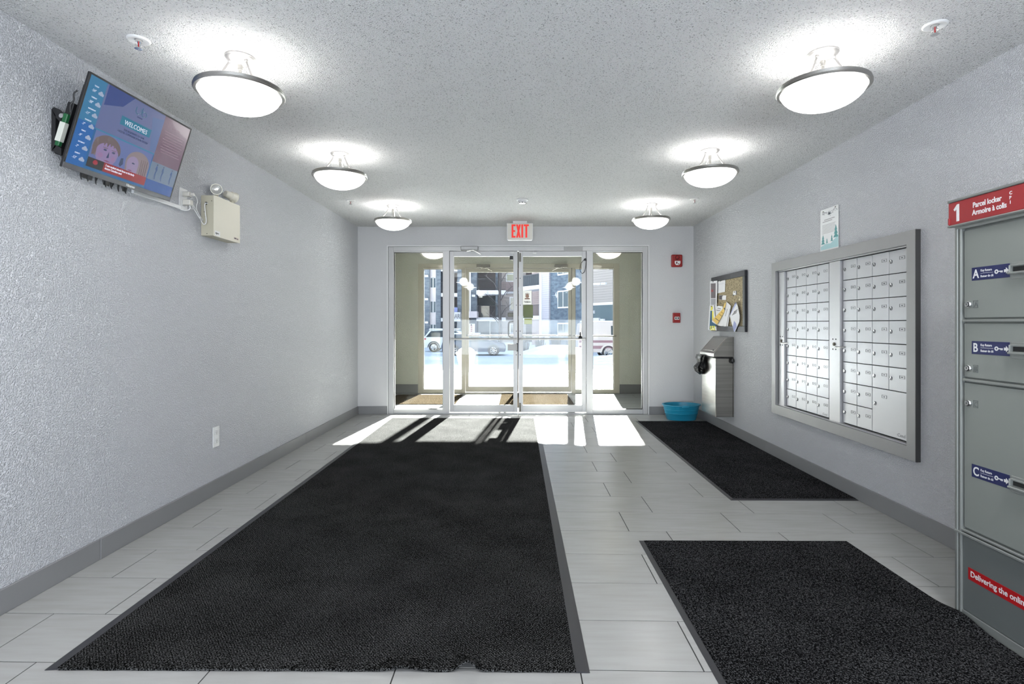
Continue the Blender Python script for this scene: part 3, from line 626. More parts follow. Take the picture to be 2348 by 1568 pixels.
paper('handwritten_note', 'curling white handwritten note with a lilac back at the lower right of the cork', [(672,800),(715,890),(752,1080),(742,1200),(650,1412),(612,1300),(552,1080)], pw, .036, 'note', [('lilac_fold', [(672,802),(690,840),(560,1070),(552,1078),(600,960)], lil), ('lilac_fold', [(640,1180),(680,1230),(690,1300),(645,1408),(614,1300)], lil)] + [('wording', [(600+18*k,1060-30*k),(690+8*k,1010-30*k),(694+8*k,1020-30*k),(604+18*k,1072-30*k)], pdk) for k in range(3)])
paper('business_card', 'small folded card pinned at the upper right of the cork', [(620,588),(690,582),(690,662),(618,672)], pw, .016, 'card', [('dark_edge', [(676,584),(690,582),(690,662),(678,662)], M_black), ('dark_edge', [(610,662),(640,660),(640,678),(610,680)], M_black)])
paper('paper_tag', 'tiny cream tag at the right side of the cork', [(738,700),(760,700),(758,775),(735,770)], mat('tag_cream', (.7, .62, .42), .7), .016, 'tag')

# ---------------------------------------------------------------- steel wall bin
t = thing('waste_bin', 'brushed stainless steel wall bin with sloping flap top below the notice board', 'waste bin', (2.11, 5.83, .19))
bx0, by0, by1 = 2.022, 5.625, 6.045
obj('body', MB().box(bx0, XR-.012, by0, by1, .188, .790, .003), M_steel2, t)
obj('back_plate', MB().box(XR-.012, XR-.001, by0-.004, by1+.004, .188, 1.008), M_steel2, t)
FS = frame((0, by0-.003, 0), (1,0,0), (0,0,1))
pr = [(2.002, .806), (2.002, .838), (2.150, 1.006), (2.197, 1.010), (2.197, .806)]
obj('hood', MB(FS).prism(pr[::-1], -(by1-by0+.006), 0), M_steel2, t)
sl = frame((2.002, by1, .838), (0,-1,0), Vector((.148, 0, .168)))
fl = obj('flap', MB(sl).box(.03, by1-by0-.03, .03, .20, .0, .004, .001), mat('flap_steel', (.42, .41, .385), .35, 1.), t)
obj('flap_knob', MB(sl).lathe([(.006, 0), (.006, .008), (0, .009)], 10, (by1-by0-.06, .035, .004)), M_gask, fl)
obj('seam', MB().box(2.012, XR-.002, by0-.002, by1+.002, .788, .808), M_gask, t)
# bag
t = thing('bin_bag', 'black plastic bag tail hanging out of the steel bin', 'bin bag', (1.98, 5.98, .65))
a = MB(); segs = 14; rings = []
zs = [.800, .77, .72, .67, .62, .585]; wd = [.10, .075, .055, .075, .060, .02]; dp = [.03, .035, .028, .045, .035, .012]
for z, w_, d_ in zip(zs, wd, dp):
    rings.append([a._v((2.02-d_-.004 + d_*math.cos(2*PI*k/segs)*(1+.35*R.random()), 5.97+(.800-z)*.22 + w_*math.sin(2*PI*k/segs)*(1+.25*math.sin(3*k)), z+.012*R.random())) for k in range(segs)])
for i in range(len(rings)-1):
    for k in range(segs): a.bm.faces.new((rings[i][k], rings[i][(k+1)%segs], rings[i+1][(k+1)%segs], rings[i+1][k]))
a.bm.faces.new(rings[-1]); a.bm.faces.new(rings[0][::-1])
mbag = mat('bag_plastic', (.01, .01, .011), .22, bump=('noise', 35, 1, .02))
obj('bag_tail', a, mbag, t, smooth=True)
a = MB(); a.tube([(2.014, 6.04, .797), (2.010, 5.8, .797), (2.012, 5.622, .797), (2.10, 5.615, .795), (2.195, 5.612, .792)], .008, 8, smooth=5); a.lathe([(0, .02), (.018, .01), (.022, -.02), (.01, -.035), (0, -.04)], 8, (2.185, 5.600, .775)); part_sm('bag_hem', a, mbag, t)

# teal tub
t = thing('plastic_tub', 'oval turquoise plastic tub on the floor in the far right corner', 'tub', (1.95, 6.565, 0))
a = MB(); N = 40
def oval(rx, ry, z): return [a._v((1.95+rx*math.cos(2*PI*k/N), 6.565+ry*math.sin(2*PI*k/N), z)) for k in range(N)]
prf = [(.168, .120, .001), (.172, .124, .006), (.190, .140, .075), (.196, .146, .080), (.192, .143, .085), (.200, .150, .118), (.206, .155, .122), (.202, .152, .127), (.214, .163, .172), (.228, .177, .176), (.228, .177, .184), (.212, .162, .182), (.200, .150, .12), (.165, .118, .008)]
rg = [oval(*p) for p in prf]
for i in range(len(rg)-1):
    for k in range(N): a.bm.faces.new((rg[i][k], rg[i][(k+1)%N], rg[i+1][(k+1)%N], rg[i+1][k]))
a.bm.faces.new(rg[0][::-1]); a.bm.faces.new(rg[-1])
obj('tub_body', a, mat('turquoise_plastic', (.010, .24, .38), .35), t, smooth=True)
a = MB(); a.box(1.91, 1.99, 6.385, 6.40, .160, .182, .004); obj('lug', a, MT['turquoise_plastic'], t)

# ---------------------------------------------------------------- parcel locker
LX, LY1, LY0 = 1.728, 2.175, 1.42
FL = frame((LX, 0, 0), (0,-1,0), (0,0,1))
M_lk = mat('locker_grey', (.20, .214, .20), .38, .15, bump=('noise', 300, .12, .0006))
M_lk2 = mat('locker_frame', (.25, .262, .25), .3, .4); M_lkd = mat('locker_base', (.125, .137, .133), .35, .2)
M_sgn = mat('sign_red', (.27, .014, .018), .4); M_nv = mat('label_navy', (.006, .011, .075), .4); M_pr = mat('print_white', (.6, .6, .6), .5)
t = thing('parcel_locker', 'grey metal parcel locker with red header sign at the right edge of the view', 'parcel locker', (1.97, 1.8, 0))
obj('cabinet', MB().box(LX+.012, XR-.014, LY0, LY1-.004, .0, 1.53, .003), M_lk, t)
a = MB(FL)
a.box(-LY1, -LY1+.010, .0, 1.527, -.012, .004, .001).box(-LY1+.012, -LY1+.020, .02, 1.515, -.012, .010, .002).box(-LY1+.024, -LY1+.034, .02, 1.512, -.012, .007, .002)
a.box(-LY1+.01, -LY0, 1.509, 1.527, -.012, .006, .002).box(-LY1+.034, -LY0, .0, .034, -.012, .004, .001)
obj('edge_frame', a, M_lk2, t)
for z in (1.154, .926): obj('divider', MB(FL).box(-LY1+.036, -LY0, z-.0045, z+.0045, -.006, .006, .001), M_lk2, t)
obj('divider', MB(FL).box(-LY1+.004, -LY0, .326, .336, -.012, .012, .002), M_lk2, t); obj('divider', MB(FL).box(-LY1+.03, -LY0, .340, .349, -.012, .008, .002), M_lk2, t)
def ldoor(z0, z1, letter, labz, lockz):
    d = obj('door', MB(FL).box(-LY1+.040, -LY0, z0+.006, z1-.006, -.010, 0, .001), M_lk, t)
    a = MB(FL); a.lathe([(.0135, 0), (.0135, .006), (.0115, .009), (.0085, .0095), (.0085, .012), (0, .012)], 24, (-2.110, lockz, 0)); part_sm('lock', a, M_chrome, d)
    a = MB(FL); a.lathe([(.0105, 0), (.0105, .0005), (.0088, .0005), (.0088, 0)], 20, (-2.110, lockz, .0092), closed=True).box(-2.1112, -2.1088, lockz-.004, lockz+.004, .012, .0124); obj('keyway', a, M_gask, d)
    a = MB(FL); x0, x1, zz0, zz1 = -2.092, -2.070, lockz-.014, lockz+.014
    a.box(x0, x1, zz0, zz0+.0015, 0, .001).box(x0, x1, zz1-.0015, zz1, 0, .001).box(x0, x0+.0012, zz0, zz1, 0, .001).box(x1-.0012, x1, zz0, zz1, 0, .001); obj('letter_frame', a, M_lkd, d)
    text(letter, .026, FL, -2.088, lockz-.010, .0004, M_lkd, d, name='stamped_letter', bold=.0003)
    # blue key-return label
    x0, x1 = -2.098, -1.937; h0, h1 = labz-.0245, labz+.0245
    a = MB(FL); a.box(x0, x1, h0, h1, 0, .0012, .0005); lab = obj('key_label', a, M_nv, d); lab['label'] = 'navy key return sticker'
    text(letter, .046, FL, x0+.006, h0+.009, .0013, M_pr, d, name='label_letter', xs=.85, bold=.0009)
    text('Key Return', .0125, FL, x0+.040, labz+.0065, .0013, M_pr, d, xs=.84, bold=.00012); text('Retour de clé', .0125, FL, x0+.040, labz-.0150, .0013, M_pr, d, xs=.80, bold=.00012)
    a = MB(FL); a.box(x0+.040, x0+.094, labz-.0005, labz+.0005, .0012, .0016)
    a.lathe([(.0035, 0), (.0035, .0006), (.0080, .0006), (.0080, 0)], 18, (x0+.108, labz, .0012), closed=True).box(x0+.115, x0+.134, labz-.0018, labz+.0018, .0012, .0018).box(x0+.125, x0+.128, labz-.005, labz-.0018, .0012, .0018).box(x0+.130, x0+.133, labz-.005, labz-.0018, .0012, .0018)
    a.prism([(x0+.139, labz-.005), (x0+.147, labz-.005), (x0+.147, labz-.011), (x0+.159, labz), (x0+.147, labz+.011), (x0+.147, labz+.005), (x0+.139, labz+.005)], .0012, .0018); obj('key_symbol', a, M_pr, d)
    a = MB(FL); s0, s1 = -1.930, -1.78; a.box(s0, s1, labz-.032, labz+.026, 0, .002, .001).box(s0+.004, s1, labz-.016, labz-.008, .002, .022, .002).box(s0+.004, s1, labz+.012, labz+.018, .002, .012, .001).box(s0+.004, s0+.008, labz-.012, labz+.016, .002, .016, .001); obj('key_slot', a, M_lk2, d)
    obj('slot_opening', MB(FL).box(s0+.008, s1, labz-.006, labz+.010, .002, .0025), M_gask, d)
ldoor(1.159, 1.507, 'A', 1.330, 1.216); ldoor(.931, 1.149, 'B', 1.052, .972); ldoor(.350, .921, 'C', .585, .838)
b = obj('base_panel', MB(FL).box(-LY1+.036, -LY0, .036, .322, -.010, 0, .001), M_lkd, t)
st = obj('slogan_strip', MB(FL).box(-2.114, -LY0-.02, .163, .209, 0, .0012), mat('slogan_red', (.33, .005, .008), .4), b)
text('Delivering the online world', .030, FL, -2.104, .178, .0013, M_pr, b, xs=.93, bold=.0005)
# header sign
hd = obj('header_sign', MB(FL).box(-2.186, -LY0, 1.528, 1.618, -.03, .022, .004, 2), M_sgn, t); hd['label'] = 'red header sign'
obj('header_trim', MB(FL).box(-2.188, -LY0, 1.618, 1.628, -.03, .026, .003).box(-2.188, -LY0, 1.521, 1.529, -.03, .026, .003), M_lk2, t)
obj('header_clip', MB(FL).box(-2.184, -2.176, 1.532, 1.558, .020, .025, .001), M_sgn, hd)
a = MB(FL); x = -2.150; a.prism([(x+.006, 1.540), (x+.019, 1.540), (x+.019, 1.606), (x+.009, 1.606), (x-.008, 1.588), (x-.002, 1.581), (x+.006, 1.588)], .022, .0228); obj('number', a, M_pr, hd)
text('Parcel locker', .0275, FL, -2.068, 1.577, .0222, M_pr, hd, xs=.84, bold=.0007); text('Armoire à colis', .0275, FL, -2.070, 1.549, .0222, M_pr, hd, xs=.84, bold=.0007)
text('C\nP\n1', .016, FL, -1.915, 1.590, .0222, M_pr, hd, bold=.0004)

# ---------------------------------------------------------------- television on the left wall
TVc = Vector((-1.918, 2.726, 2.036)); 
rt = Matrix.Rotation(math.radians(90), 4, 'Z') @ Matrix.Rotation(math.radians(17.7), 4, 'X') @ Matrix.Rotation(math.radians(-.9), 4, 'Y')
rr = (rt @ Vector((1,0,0))); uu = (rt @ Vector((0,0,1)))
FT = frame(TVc, rr, uu)
t = thing('television', 'flat television tilted down on a black wall bracket, showing a weather and welcome screen', 'television', TVc, FT.to_3x3().to_4x4())
w2, h2 = .365, .215; bz = .008
a = MB(FT); a.box(-w2, w2, -h2, h2, -.012, 0, .002).box(-w2+.03, w2-.03, -h2+.03, h2-.05, -.045, -.012, .01, 2); obj('casing', a, M_black, t)
a = MB(FT); a.box(-w2, w2, h2-bz, h2, 0, .0015).box(-w2, -w2+bz, -h2, h2, 0, .0015).box(w2-bz, w2, -h2, h2, 0, .0015); obj('bezel', a, M_black, t)
obj('lower_bezel', MB(FT).box(-w2, w2, -h2, -h2+.024, 0, .003, .001), mat('tv_lower', (.10, .10, .11), .35, .4), t)
def em(name, c, e=.42):
    new = name not in MT; m_ = mat(name, c, .25, emit=e*.30, coat=.2)
    if new: m_.node_tree.nodes['Principled BSDF'].inputs['Base Color'].default_value = (c[0]*.15, c[1]*.15, c[2]*.15, 1)
    return m_
sx0, sx1, sz0, sz1 = -w2+bz, w2-bz, -h2+.024, h2-bz; SW = sx1-sx0; SH = sz1-sz0
scr = obj('screen', MB(FT).box(sx0, sx1, sz0, sz1, -.001, .0004), em('scr_blue', (.03, .17, .42)), t)
def S(u, v): return (sx0+SW*u, sz0+SH*(1-v))
def sp_(name, pts, m, lv=1):
    q = [S(*p) for p in pts]; ar = sum(q[i-1][0]*q[i][1]-q[i][0]*q[i-1][1] for i in range(len(q)))
    if ar < 0: q = q[::-1]
    return obj(name, MB(FT).prism(q, .0004+.0002*(lv-1), .0004+.0002*lv), m, scr)
def rc(u0, v0, u1, v1): return [(u0,v0),(u1,v0),(u1,v1),(u0,v1)]
sp_('weather_bar', rc(0, 0, .135, .5), em('scr_bar_top', (.05, .26, .50))); sp_('weather_bar', rc(0, .5, .135, 1), em('scr_bar', (.02, .17, .55)))
sp_('welcome_picture', rc(.135, 0, .70, .52), em('scr_lilac', (.16, .20, .42)))
sp_('roof_picture', [(.15, .0), (.38, .0), (.30, .16), (.15, .24)], em('scr_navy', (.05, .09, .32)), 2)
sp_('tower_picture', [(.58, .10), (.70, .06), (.70, .50), (.645, .51)], em('scr_tower', (.12, .20, .45)), 2)
sp_('notice_panel', rc(.70, 0, 1, .62), em('scr_mauve', (.22, .13, .20))); sp_('notice_panel', rc(.70, .62, 1, .86), em('scr_pale', (.20, .28, .40)))
sp_('notice_panel_foot', rc(.70, .86, 1, 1), em('scr_foot', (.03, .12, .42)))
sp_('weather_gap', rc(.135, .52, .70, .535), em('scr_cyan', (.05, .28, .48)), 2)
sp_('photo_back', rc(.15, .535, .69, .88), em('scr_photo', (.16, .22, .50)), 2)
sp_('welcome_banner', rc(.315, .255, .605, .36), em('scr_teal', (.02, .24, .40)), 2)
stx = em('scr_text', (.62, .68, .80), .8); sdk = em('scr_ink', (.05, .08, .20), .4)
ux = lambda u: sx0+SW*u; vz = lambda v: sz0+SH*(1-v)
text('WELCOMES', .031, FT, ux(.46), vz(.34), .0011, stx, scr, align='CENTER', xs=.92, sp=1.06)
text('THE RESIDENTS TO OUR\nDIGITAL COMMUNICATION SYSTEM', .0145, FT, ux(.46), vz(.415), .0011, sdk, scr, align='CENTER', xs=.88)
# ub emblem
a = MB(FT); g = lambda u, v: (ux(u), vz(v), .0010)
a.tube([g(.415,.075), g(.415,.125), g(.425,.150), g(.443,.155), g(.458,.135), g(.460,.075)], .0012, 5, smooth=4); a.tube([g(.473,.055), g(.473,.120), g(.482,.150), g(.500,.155), g(.517,.140), g(.518,.112), g(.503,.095), g(.485,.098), g(.475,.115)], .0012, 5, smooth=4)
obj('emblem', a, em('scr_emblem', (.02, .20, .28)), scr)
text('U R B A N', .010, FT, ux(.465), vz(.195), .0011, sdk, scr, align='CENTER', xs=.8)
for i, (dn, tm) in enumerate((('TODAY', '-24°'), ('TUESDAY', '-20°'), ('WEDNESDAY', '-11°'), ('THURSDAY', '-7°'), ('FRIDAY', '-9°'), ('SATURDAY', '-7°'), ('SUNDAY', '-13°'))):
    v = .10 + i*.128; text(dn, .0085, FT, ux(.045), vz(v), .0011, stx, scr, xs=.85); text(tm, .016, FT, ux(.035), vz(v+.06), .0011, stx, scr, xs=.9)
    a = MB(FT)
    for du, dv, r_ in ((.095, .052, .0062), (.108, .040, .0085), (.121, .053, .0068), (.108, .055, .006)): a.lathe([(r_, 0), (r_, .0002), (0, .0002)], 14, (ux(du), vz(v+dv), .0010))
    obj('cloud_icon', a, em('scr_cloud', (.50, .60, .80)), scr)
# two generic portrait faces
def blob(name, cu, cv, ru, rv, m, lv, a0=0, n=20, ph=0): sp_(name, [(cu+ru*math.cos(2*PI*k/n)*(1+.06*math.sin(3*2*PI*k/n+ph)), cv+rv*math.sin(2*PI*k/n)) for k in range(n)], m, lv)
hair = em('scr_hair', (.20, .15, .16)); skin = em('scr_skin', (.36, .26, .50)); hair2 = em('scr_hair2', (.34, .27, .30)); skin2 = em('scr_skin2', (.40, .32, .52))
def ell(cu, cv, ru, rv, a0=0, a1=2*PI, n=22): return [(cu+ru*math.cos(a0+(a1-a0)*k/n), cv+rv*math.sin(a0+(a1-a0)*k/n)) for k in range(n+1)]
sp_('portrait_hair', ell(.275, .70, .118, .155, PI*.93, PI*2.02)+[(.385,.74),(.375,.70),(.20,.70),(.19,.80),(.165,.82)], hair, 3)
sp_('portrait_hair', [(.17,.80),(.155,.72),(.165,.62),(.185,.60),(.20,.70),(.195,.82)], em('scr_hair3', (.30, .24, .24)), 3)
sp_('portrait_face', ell(.285, .735, .092, .105, PI*.98, PI*2.02)+[(.372,.80),(.355,.85),(.335,.878),(.225,.878),(.20,.82)], skin, 4)
for k in range(6): sp_('portrait_fringe', [(.205+.028*k,.615),(.235+.028*k,.612),(.215+.028*k,.665+.008*(k%3))], hair, 5)
sp_('portrait_cheek', ell(.235, .79, .022, .03), em('scr_cheek', (.40, .24, .46)), 5)
sp_('portrait_cheek', ell(.345, .79, .016, .028), em('scr_cheek', (.40, .24, .46)), 5)
for u in (.262, .335): blob('portrait_eye', u, .715, .014, .012, sdk, 5)
for u in (.262, .335): sp_('portrait_brow', rc(u-.022, .688, u+.018, .695), hair, 5)
sp_('portrait_nose', [(.298,.72),(.308,.79),(.29,.80),(.288,.79)], sdk, 5); sp_('portrait_mouth', [(.27,.835),(.30,.825),(.33,.835),(.30,.845)], em('scr_lip', (.3,.10,.22)), 5)
sp_('portrait_hair', ell(.57, .735, .115, .155, PI*.95, PI*2.05)+[(.685,.878),(.47,.878)], hair2, 3)
for k in range(4): sp_('hair_strand', [(.595+.02*k,.66),(.600+.02*k,.66),(.612+.02*k,.878),(.604+.02*k,.878)], hair, 5)
sp_('portrait_face', ell(.525, .755, .056, .095, PI*.95, PI*2.05)+[(.582,.878),(.488,.878)], skin2, 4)
blob('portrait_eye', .53, .745, .014, .010, sdk, 5); sp_('portrait_mouth', [(.49,.84),(.52,.832),(.54,.842),(.515,.852)], em('scr_lip', (.3,.10,.22)), 5)
sp_('headset', [(.41,.74),(.43,.73),(.44,.80),(.42,.84),(.405,.82)], sdk, 4)
sp_('news_logo_panel', rc(.15, .855, .285, .965), em('scr_dark', (.035, .03, .045), .3), 5); blob('news_emblem', .215, .895, .020, .028, em('scr_crimson', (.45, .03, .06)), 6)
sp_('news_bar', rc(.285, .855, .69, .965), em('scr_red', (.42, .035, .05)), 6)
text('3 new medical schools focus on the family\ndoctors Canadians need', .0145, FT, ux(.30), vz(.895), .0017, stx, scr, xs=.78, bold=.0003)
text('N O T I C E S', .013, FT, ux(.85), vz(.12), .0008, em('scr_faint', (.42, .30, .36)), scr, align='CENTER', xs=.8)
a = MB(FT)
for k in range(9): a.box(ux(.735+.01*(k%3)), ux(.97-.02*(k%2)), vz(.185+.035*k), vz(.180+.035*k)+.0004, .0008, .0010)
obj('notice_lines', a, em('scr_faint', (.42, .30, .36)), scr)
for k, u in enumerate((.765, .835, .935)):
    sp_('figure', [(u-.008,.84),(u-.002,.72),(u-.010,.70),(u-.004,.66),(u+.006,.66),(u+.014,.71),(u+.006,.76),(u+.012,.84),(u+.004,.84),(u,.77)], em('scr_fig', (.04, .12, .34)), 2); blob('figure_head', u+.002, .645, .006, .011, sdk, 2)
text('Hisense', .019, FT, .045, -h2+.007, .0032, M_pr, t, name='maker_lettering', align='CENTER', bold=.0004)

t2 = thing('tv_bracket', 'black tilting wall bracket holding the television, with loose cables', 'wall bracket', (XL, 2.45, 1.98))
F2 = frame((0, 2.365, 0), (1,0,0), (0,0,1))
a = MB(F2); x0, x1 = XL+.003, -1.988
a.prism([(x0, 1.895), (x1, 1.875), (x1, 1.905), (x0+.018, 1.922)], -.03, 0).prism([(x0, 2.075), (x0+.012, 2.085), (x1, 2.060), (x1, 2.015), (x0+.018, 2.040)][::-1], -.03, 0).prism([(x0, 1.895), (x0+.018, 1.91), (x0+.018, 2.05), (x0, 2.075)], -.03, 0)
obj('side_arm', a, M_black, t2)
obj('wall_plate', MB().box(XL, XL+.006, 2.42, 3.0, 1.90, 2.07, .001), M_black, t2)
a = MB(F2); a.prism([(x0, 1.895), (x1, 1.875), (x1, 1.905), (x0+.018, 1.922)], -.56, -.53).prism([(x0, 2.075), (x0+.012, 2.085), (x1, 2.060), (x1, 2.015), (x0+.018, 2.040)][::-1], -.56, -.53); obj('side_arm', a, M_black, t2)
obj('tilt_rail', MB(FT).box(-.345, -.30, -.17, .065, -.075, -.046, .002), M_black, t2); obj('tilt_rail', MB(FT).box(.24, .29, -.17, .16, -.075, -.046, .002), M_black, t2)
a = MB(F2); a.lathe([(.012, 0), (.010, .006), (0, .006)], 10, (XL+.05, 2.045, 0)); obj('bolt', a, M_chrome, t2)
t3 = thing('media_player', 'small green and white device strapped behind the left edge of the television', 'media player', FT @ Vector((-.36, -.12, -.04)))
a = MB(FT); a.box(-.372, -.354, -.135, .010, -.055, -.035, .003); obj('case', a, mat('device_green', (.01, .09, .03), .4), t3)
a = MB(FT); a.box(-.374, -.352, -.115, -.030, -.057, -.033, .001); obj('label_band', a, mat('device_white', (.55, .56, .5), .5), t3)
t4 = thing('tv_cables', 'tangle of black cables and plugs hanging under the television', 'cables', FT @ Vector((-.05, -.24, -.03)))
for k in range(7):
    x = -.22+.05*k+R.uniform(-.01, .01); dz = R.uniform(.035, .065)
    p = [FT @ Vector(q) for q in ((x, -.19, -.05), (x+.01, -.215-dz*.4, -.045), (x+.035, -.215-dz, -.05), (x+.06, -.21-dz*.5, -.05), (x+.07, -.19, -.055))]
    a = MB(); a.tube(p, .0035, 6, smooth=4); part_sm('cable', a, M_black, t4)
for q_ in ((-.20, -.13, -.248), (-.07, -.02, -.262), (.06, .10, -.250)): obj('plug_block', MB(FT).box(*q_, -.17, -.075, -.046, .006), M_black, t4)
a = MB(FT); a.tube([(-.368, .02, -.03), (-.372, .05, -.035), (-.368, .075, -.03), (-.372, .10, -.035), (-.366, .12, -.03)], .003, 6, smooth=4); part_sm('cable', a, M_black, t4)

# raceway, outlets
FLW = frame((XL, 0, 0), (0,1,0), (0,0,1))
t = thing('cable_raceway', 'white cable raceway running under the television to the wall outlet', 'cable cover', (XL, 2.9, 1.83))
obj('channel', MB(FLW).box(2.86, 3.262, 1.828, 1.850, 0, .014, .002), M_white, t); obj('end_cap', MB(FLW).box(3.255, 3.285, 1.826, 1.852, 0, .016, .002), M_white, t)
def outlet(label, yc, z0, z1, wdt, group):
    t = thing('wall_outlet', label, 'outlet', (XL, yc, z0), group=group)
    obj('cover_plate', MB(FLW).box(yc-wdt/2, yc+wdt/2, z0, z1, 0, .006, .002, 2), M_white, t)
    zc = (z0+z1)/2
    for dz in (-.028, .028):
        s = obj('socket', MB(FLW).box(yc-.016, yc+.016, zc+dz-.014, zc+dz+.014, .006, .008, .003, 2), mat('socket_white', (.66, .66, .65), .4), t)
        obj('slot', MB(FLW).box(yc-.008, yc-.006, zc+dz-.004, zc+dz+.006, .008, .0085).box(yc+.006, yc+.008, zc+dz-.004, zc+dz+.006, .008, .0085).box(yc-.002, yc+.002, zc+dz-.011, zc+dz-.007, .008, .0085), M_gask, s)
    return t
outlet('white duplex outlet low on the left wall above the baseboard', 3.662, .316, .452, .075, 'wall outlets')
outlet('white outlet with two plugs between the television and the emergency light', 3.300, 1.835, 1.962, .078, 'wall outlets')
t = thing('power_plug', 'white plug and looped power cord joining the wall outlet to the emergency light', 'plug and cord', (XL+.01, 3.30, 1.92))
obj('plug_body', MB(FLW).box(3.282, 3.312, 1.912, 1.940, .008, .050, .005, 2).box(3.290, 3.304, 1.918, 1.932, .050, .075, .004), mat('plug_cream', (.55, .53, .48), .4), t)
def cpt(X, px, py): Y, Z = onX(X, px, py); return (X, Y, Z)
cord = [(-1.965, 3.297, 1.925)] + [cpt(X, a, b) for X, a, b in ((-1.99, 449, 451), (-2.0, 453, 462), (-2.01, 450, 475), (-2.01, 455, 490), (-2.01, 461, 499), (-2.01, 465, 505), (-2.0, 458, 501), (-2.0, 449, 486), (-2.0, 442, 474), (-1.99, 443.5, 470.5), (-1.99, 448, 479))] + [(*(lambda q: (q[0], 3.470, q[1]))(onY(3.47, a, b)),) for a, b in ((456, 492), (461, 505), (466, 513.5), (471, 513), (473, 506), (471, 490), (469.5, 471), (472, 466), (476, 466.5))] + [(-2.005, 3.489, 1.915)]
a = MB(); a.tube(cord, .0028, 6, smooth=5); part_sm('cord', a, M_white, t)
t = thing('power_adapter', 'lower white adapter plugged into the outlet beside the television', 'plug', (XL+.01, 3.30, 1.86))
obj('adapter_body', MB(FLW).box(3.285, 3.318, 1.860, 1.892, .008, .055, .004, 2), MT['plug_cream'], t)
a = MB(); a.tube([(XL+.045, 3.30, 1.86), (XL+.045, 3.30, 1.838), (XL+.03, 3.285, 1.825), (XL+.01, 3.26, 1.826)], .003, 6, smooth=4); part_sm('cord', a, M_white, t)

# ---------------------------------------------------------------- emergency light
eY0, eY1, eZ0, eZ1, eX = 3.492, 3.815, 1.705, 1.966, -1.948
t = thing('emergency_light', 'cream twin-head emergency light box mounted on the left wall', 'emergency light', (XL, 3.65, 1.705))
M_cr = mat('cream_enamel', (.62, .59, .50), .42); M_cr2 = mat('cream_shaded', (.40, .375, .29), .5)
obj('back_box', MB().box(XL, eX-.004, eY0, eY1, eZ0+.002, eZ1, .002), M_cr2, t)
obj('cover', MB().box(eX-.004, eX, eY0-.002, eY1+.002, eZ0, eZ1+.002, .001), M_cr, t)
FE = frame((0, eY0, 0), (1,0,0), (0,0,1))
a = MB(FE); a.lathe([(.009, 0), (.009, .001), (0, .001)], 12, (-2.0, 1.915, 0)).lathe([(.003, 0), (0, .001)], 6, (-2.005, 1.83, 0)).lathe([(.003, 0), (0, .001)], 6, (-2.012, 1.86, 0)).lathe([(.003, 0), (0, .001)], 6, (-2.0, 1.79, 0)).lathe([(.003, 0), (0, .001)], 6, (-1.965, 1.93, 0)).lathe([(.003, 0), (0, .001)], 6, (-1.995, 1.72, 0)); obj('knockout', a, M_gask, t)
FEc = frame((eX, 0, 0), (0,1,0), (0,0,1))
a = MB(FEc); a.box(3.498, 3.560, 1.710, 1.742, 0, .0008); s = obj('sticker', a, M_white, t)
text('Ajpro', .016, FEc, 3.503, 1.722, .0009, M_black, s, shear=.3, bold=.0004, xs=1.1)
obj('sticker', MB(FEc).box(3.735, 3.795, 1.722, 1.737, 0, .0008), mat('sticker_grey', (.5, .42, .36), .5), t); obj('sticker_print', MB(FEc).box(3.74, 3.765, 1.725, 1.734, .0008, .001).box(3.77, 3.79, 1.725, 1.731, .0008, .001), pdk, t)
def head(px, dirn, y, lens=True):
    c = Vector((-1.985, y, 2.024)); d = Vector(dirn).normalized(); q = Vector((0,0,1)).rotation_difference(d).to_matrix().to_4x4()
    a = MB(); a.lathe([(0, -.055), (.018, -.054), (.024, -.045), (.025, -.015), (.032, -.008), (.033, .022), (.036, .024), (.036, .030), (.031, .030), (.029, .020), (0, .016)], 24, c, q)
    hd = part_sm('lamp_head', a, M_cr, t)
    a = MB(); a.lathe([(0, .018), (.014, .021), (.029, .026)], 16, c, q); part_sm('lens', a, mat('lens_bright', (.75, .75, .72), .15, .6), hd)
    a = MB(); 
    for k in range(5): a.lathe([(.004+.005*k, .0), (.0052+.005*k, .0), (.0052+.005*k, .002), (.004+.005*k, .002)], 16, c+d*(.021+.001*k), q, closed=True)
    obj('lens_ring', a, M_dmetal, hd)
    a = MB(); a.tube([(c.x, c.y, eZ1), (c.x, c.y, eZ1+.018), c-Vector((0, 0, .022))], [.012, .012, .008], 12); part_sm('swivel', a, M_cr2, t)
head(0, (.45, -.85, -.12), 3.585); head(0, (.35, .9, -.15), 3.775)

# ================================================================ OUTSIDE
def gh(x, y):
    b = -.03 if y < 12 else (-.95 if y > 32 else -.03-.92*(3*((y-12)/20)**2-2*((y-12)/20)**3))
    return b
M_snow = mat('snow', (.80, .84, .90), .85, bump=('noise', 4, .6, .12), var=(.35, (.74, .78, .85), .45, .7, (.3, 1, 1)))
M_slush = mat('wet_slush', (.42, .44, .48), .5, bump=('noise', 6, .5, .05), var=(1.5, (.75, .77, .8), .45, .6, (.3, 2, 1)))
a = MB(); xs = [-60+3*i for i in range(41)]; ys_ = [YV+.2, 9.6, 10.2, 11, 12, 13, 14, 15, 16, 17, 18, 19, 20, 21, 22, 24, 26, 28, 30, 32, 35, 40, 45, 50, 60, 75, 100, 140]
V = [[a._v((x, y, gh(x, y))) for x in xs] for y in ys_]
for j in range(len(ys_)-1):
    for i in range(len(xs)-1): a.bm.faces.new((V[j][i], V[j][i+1], V[j+1][i+1], V[j+1][i]))
o = obj('ground', a, M_snow, smooth=True); o['kind'] = 'structure'
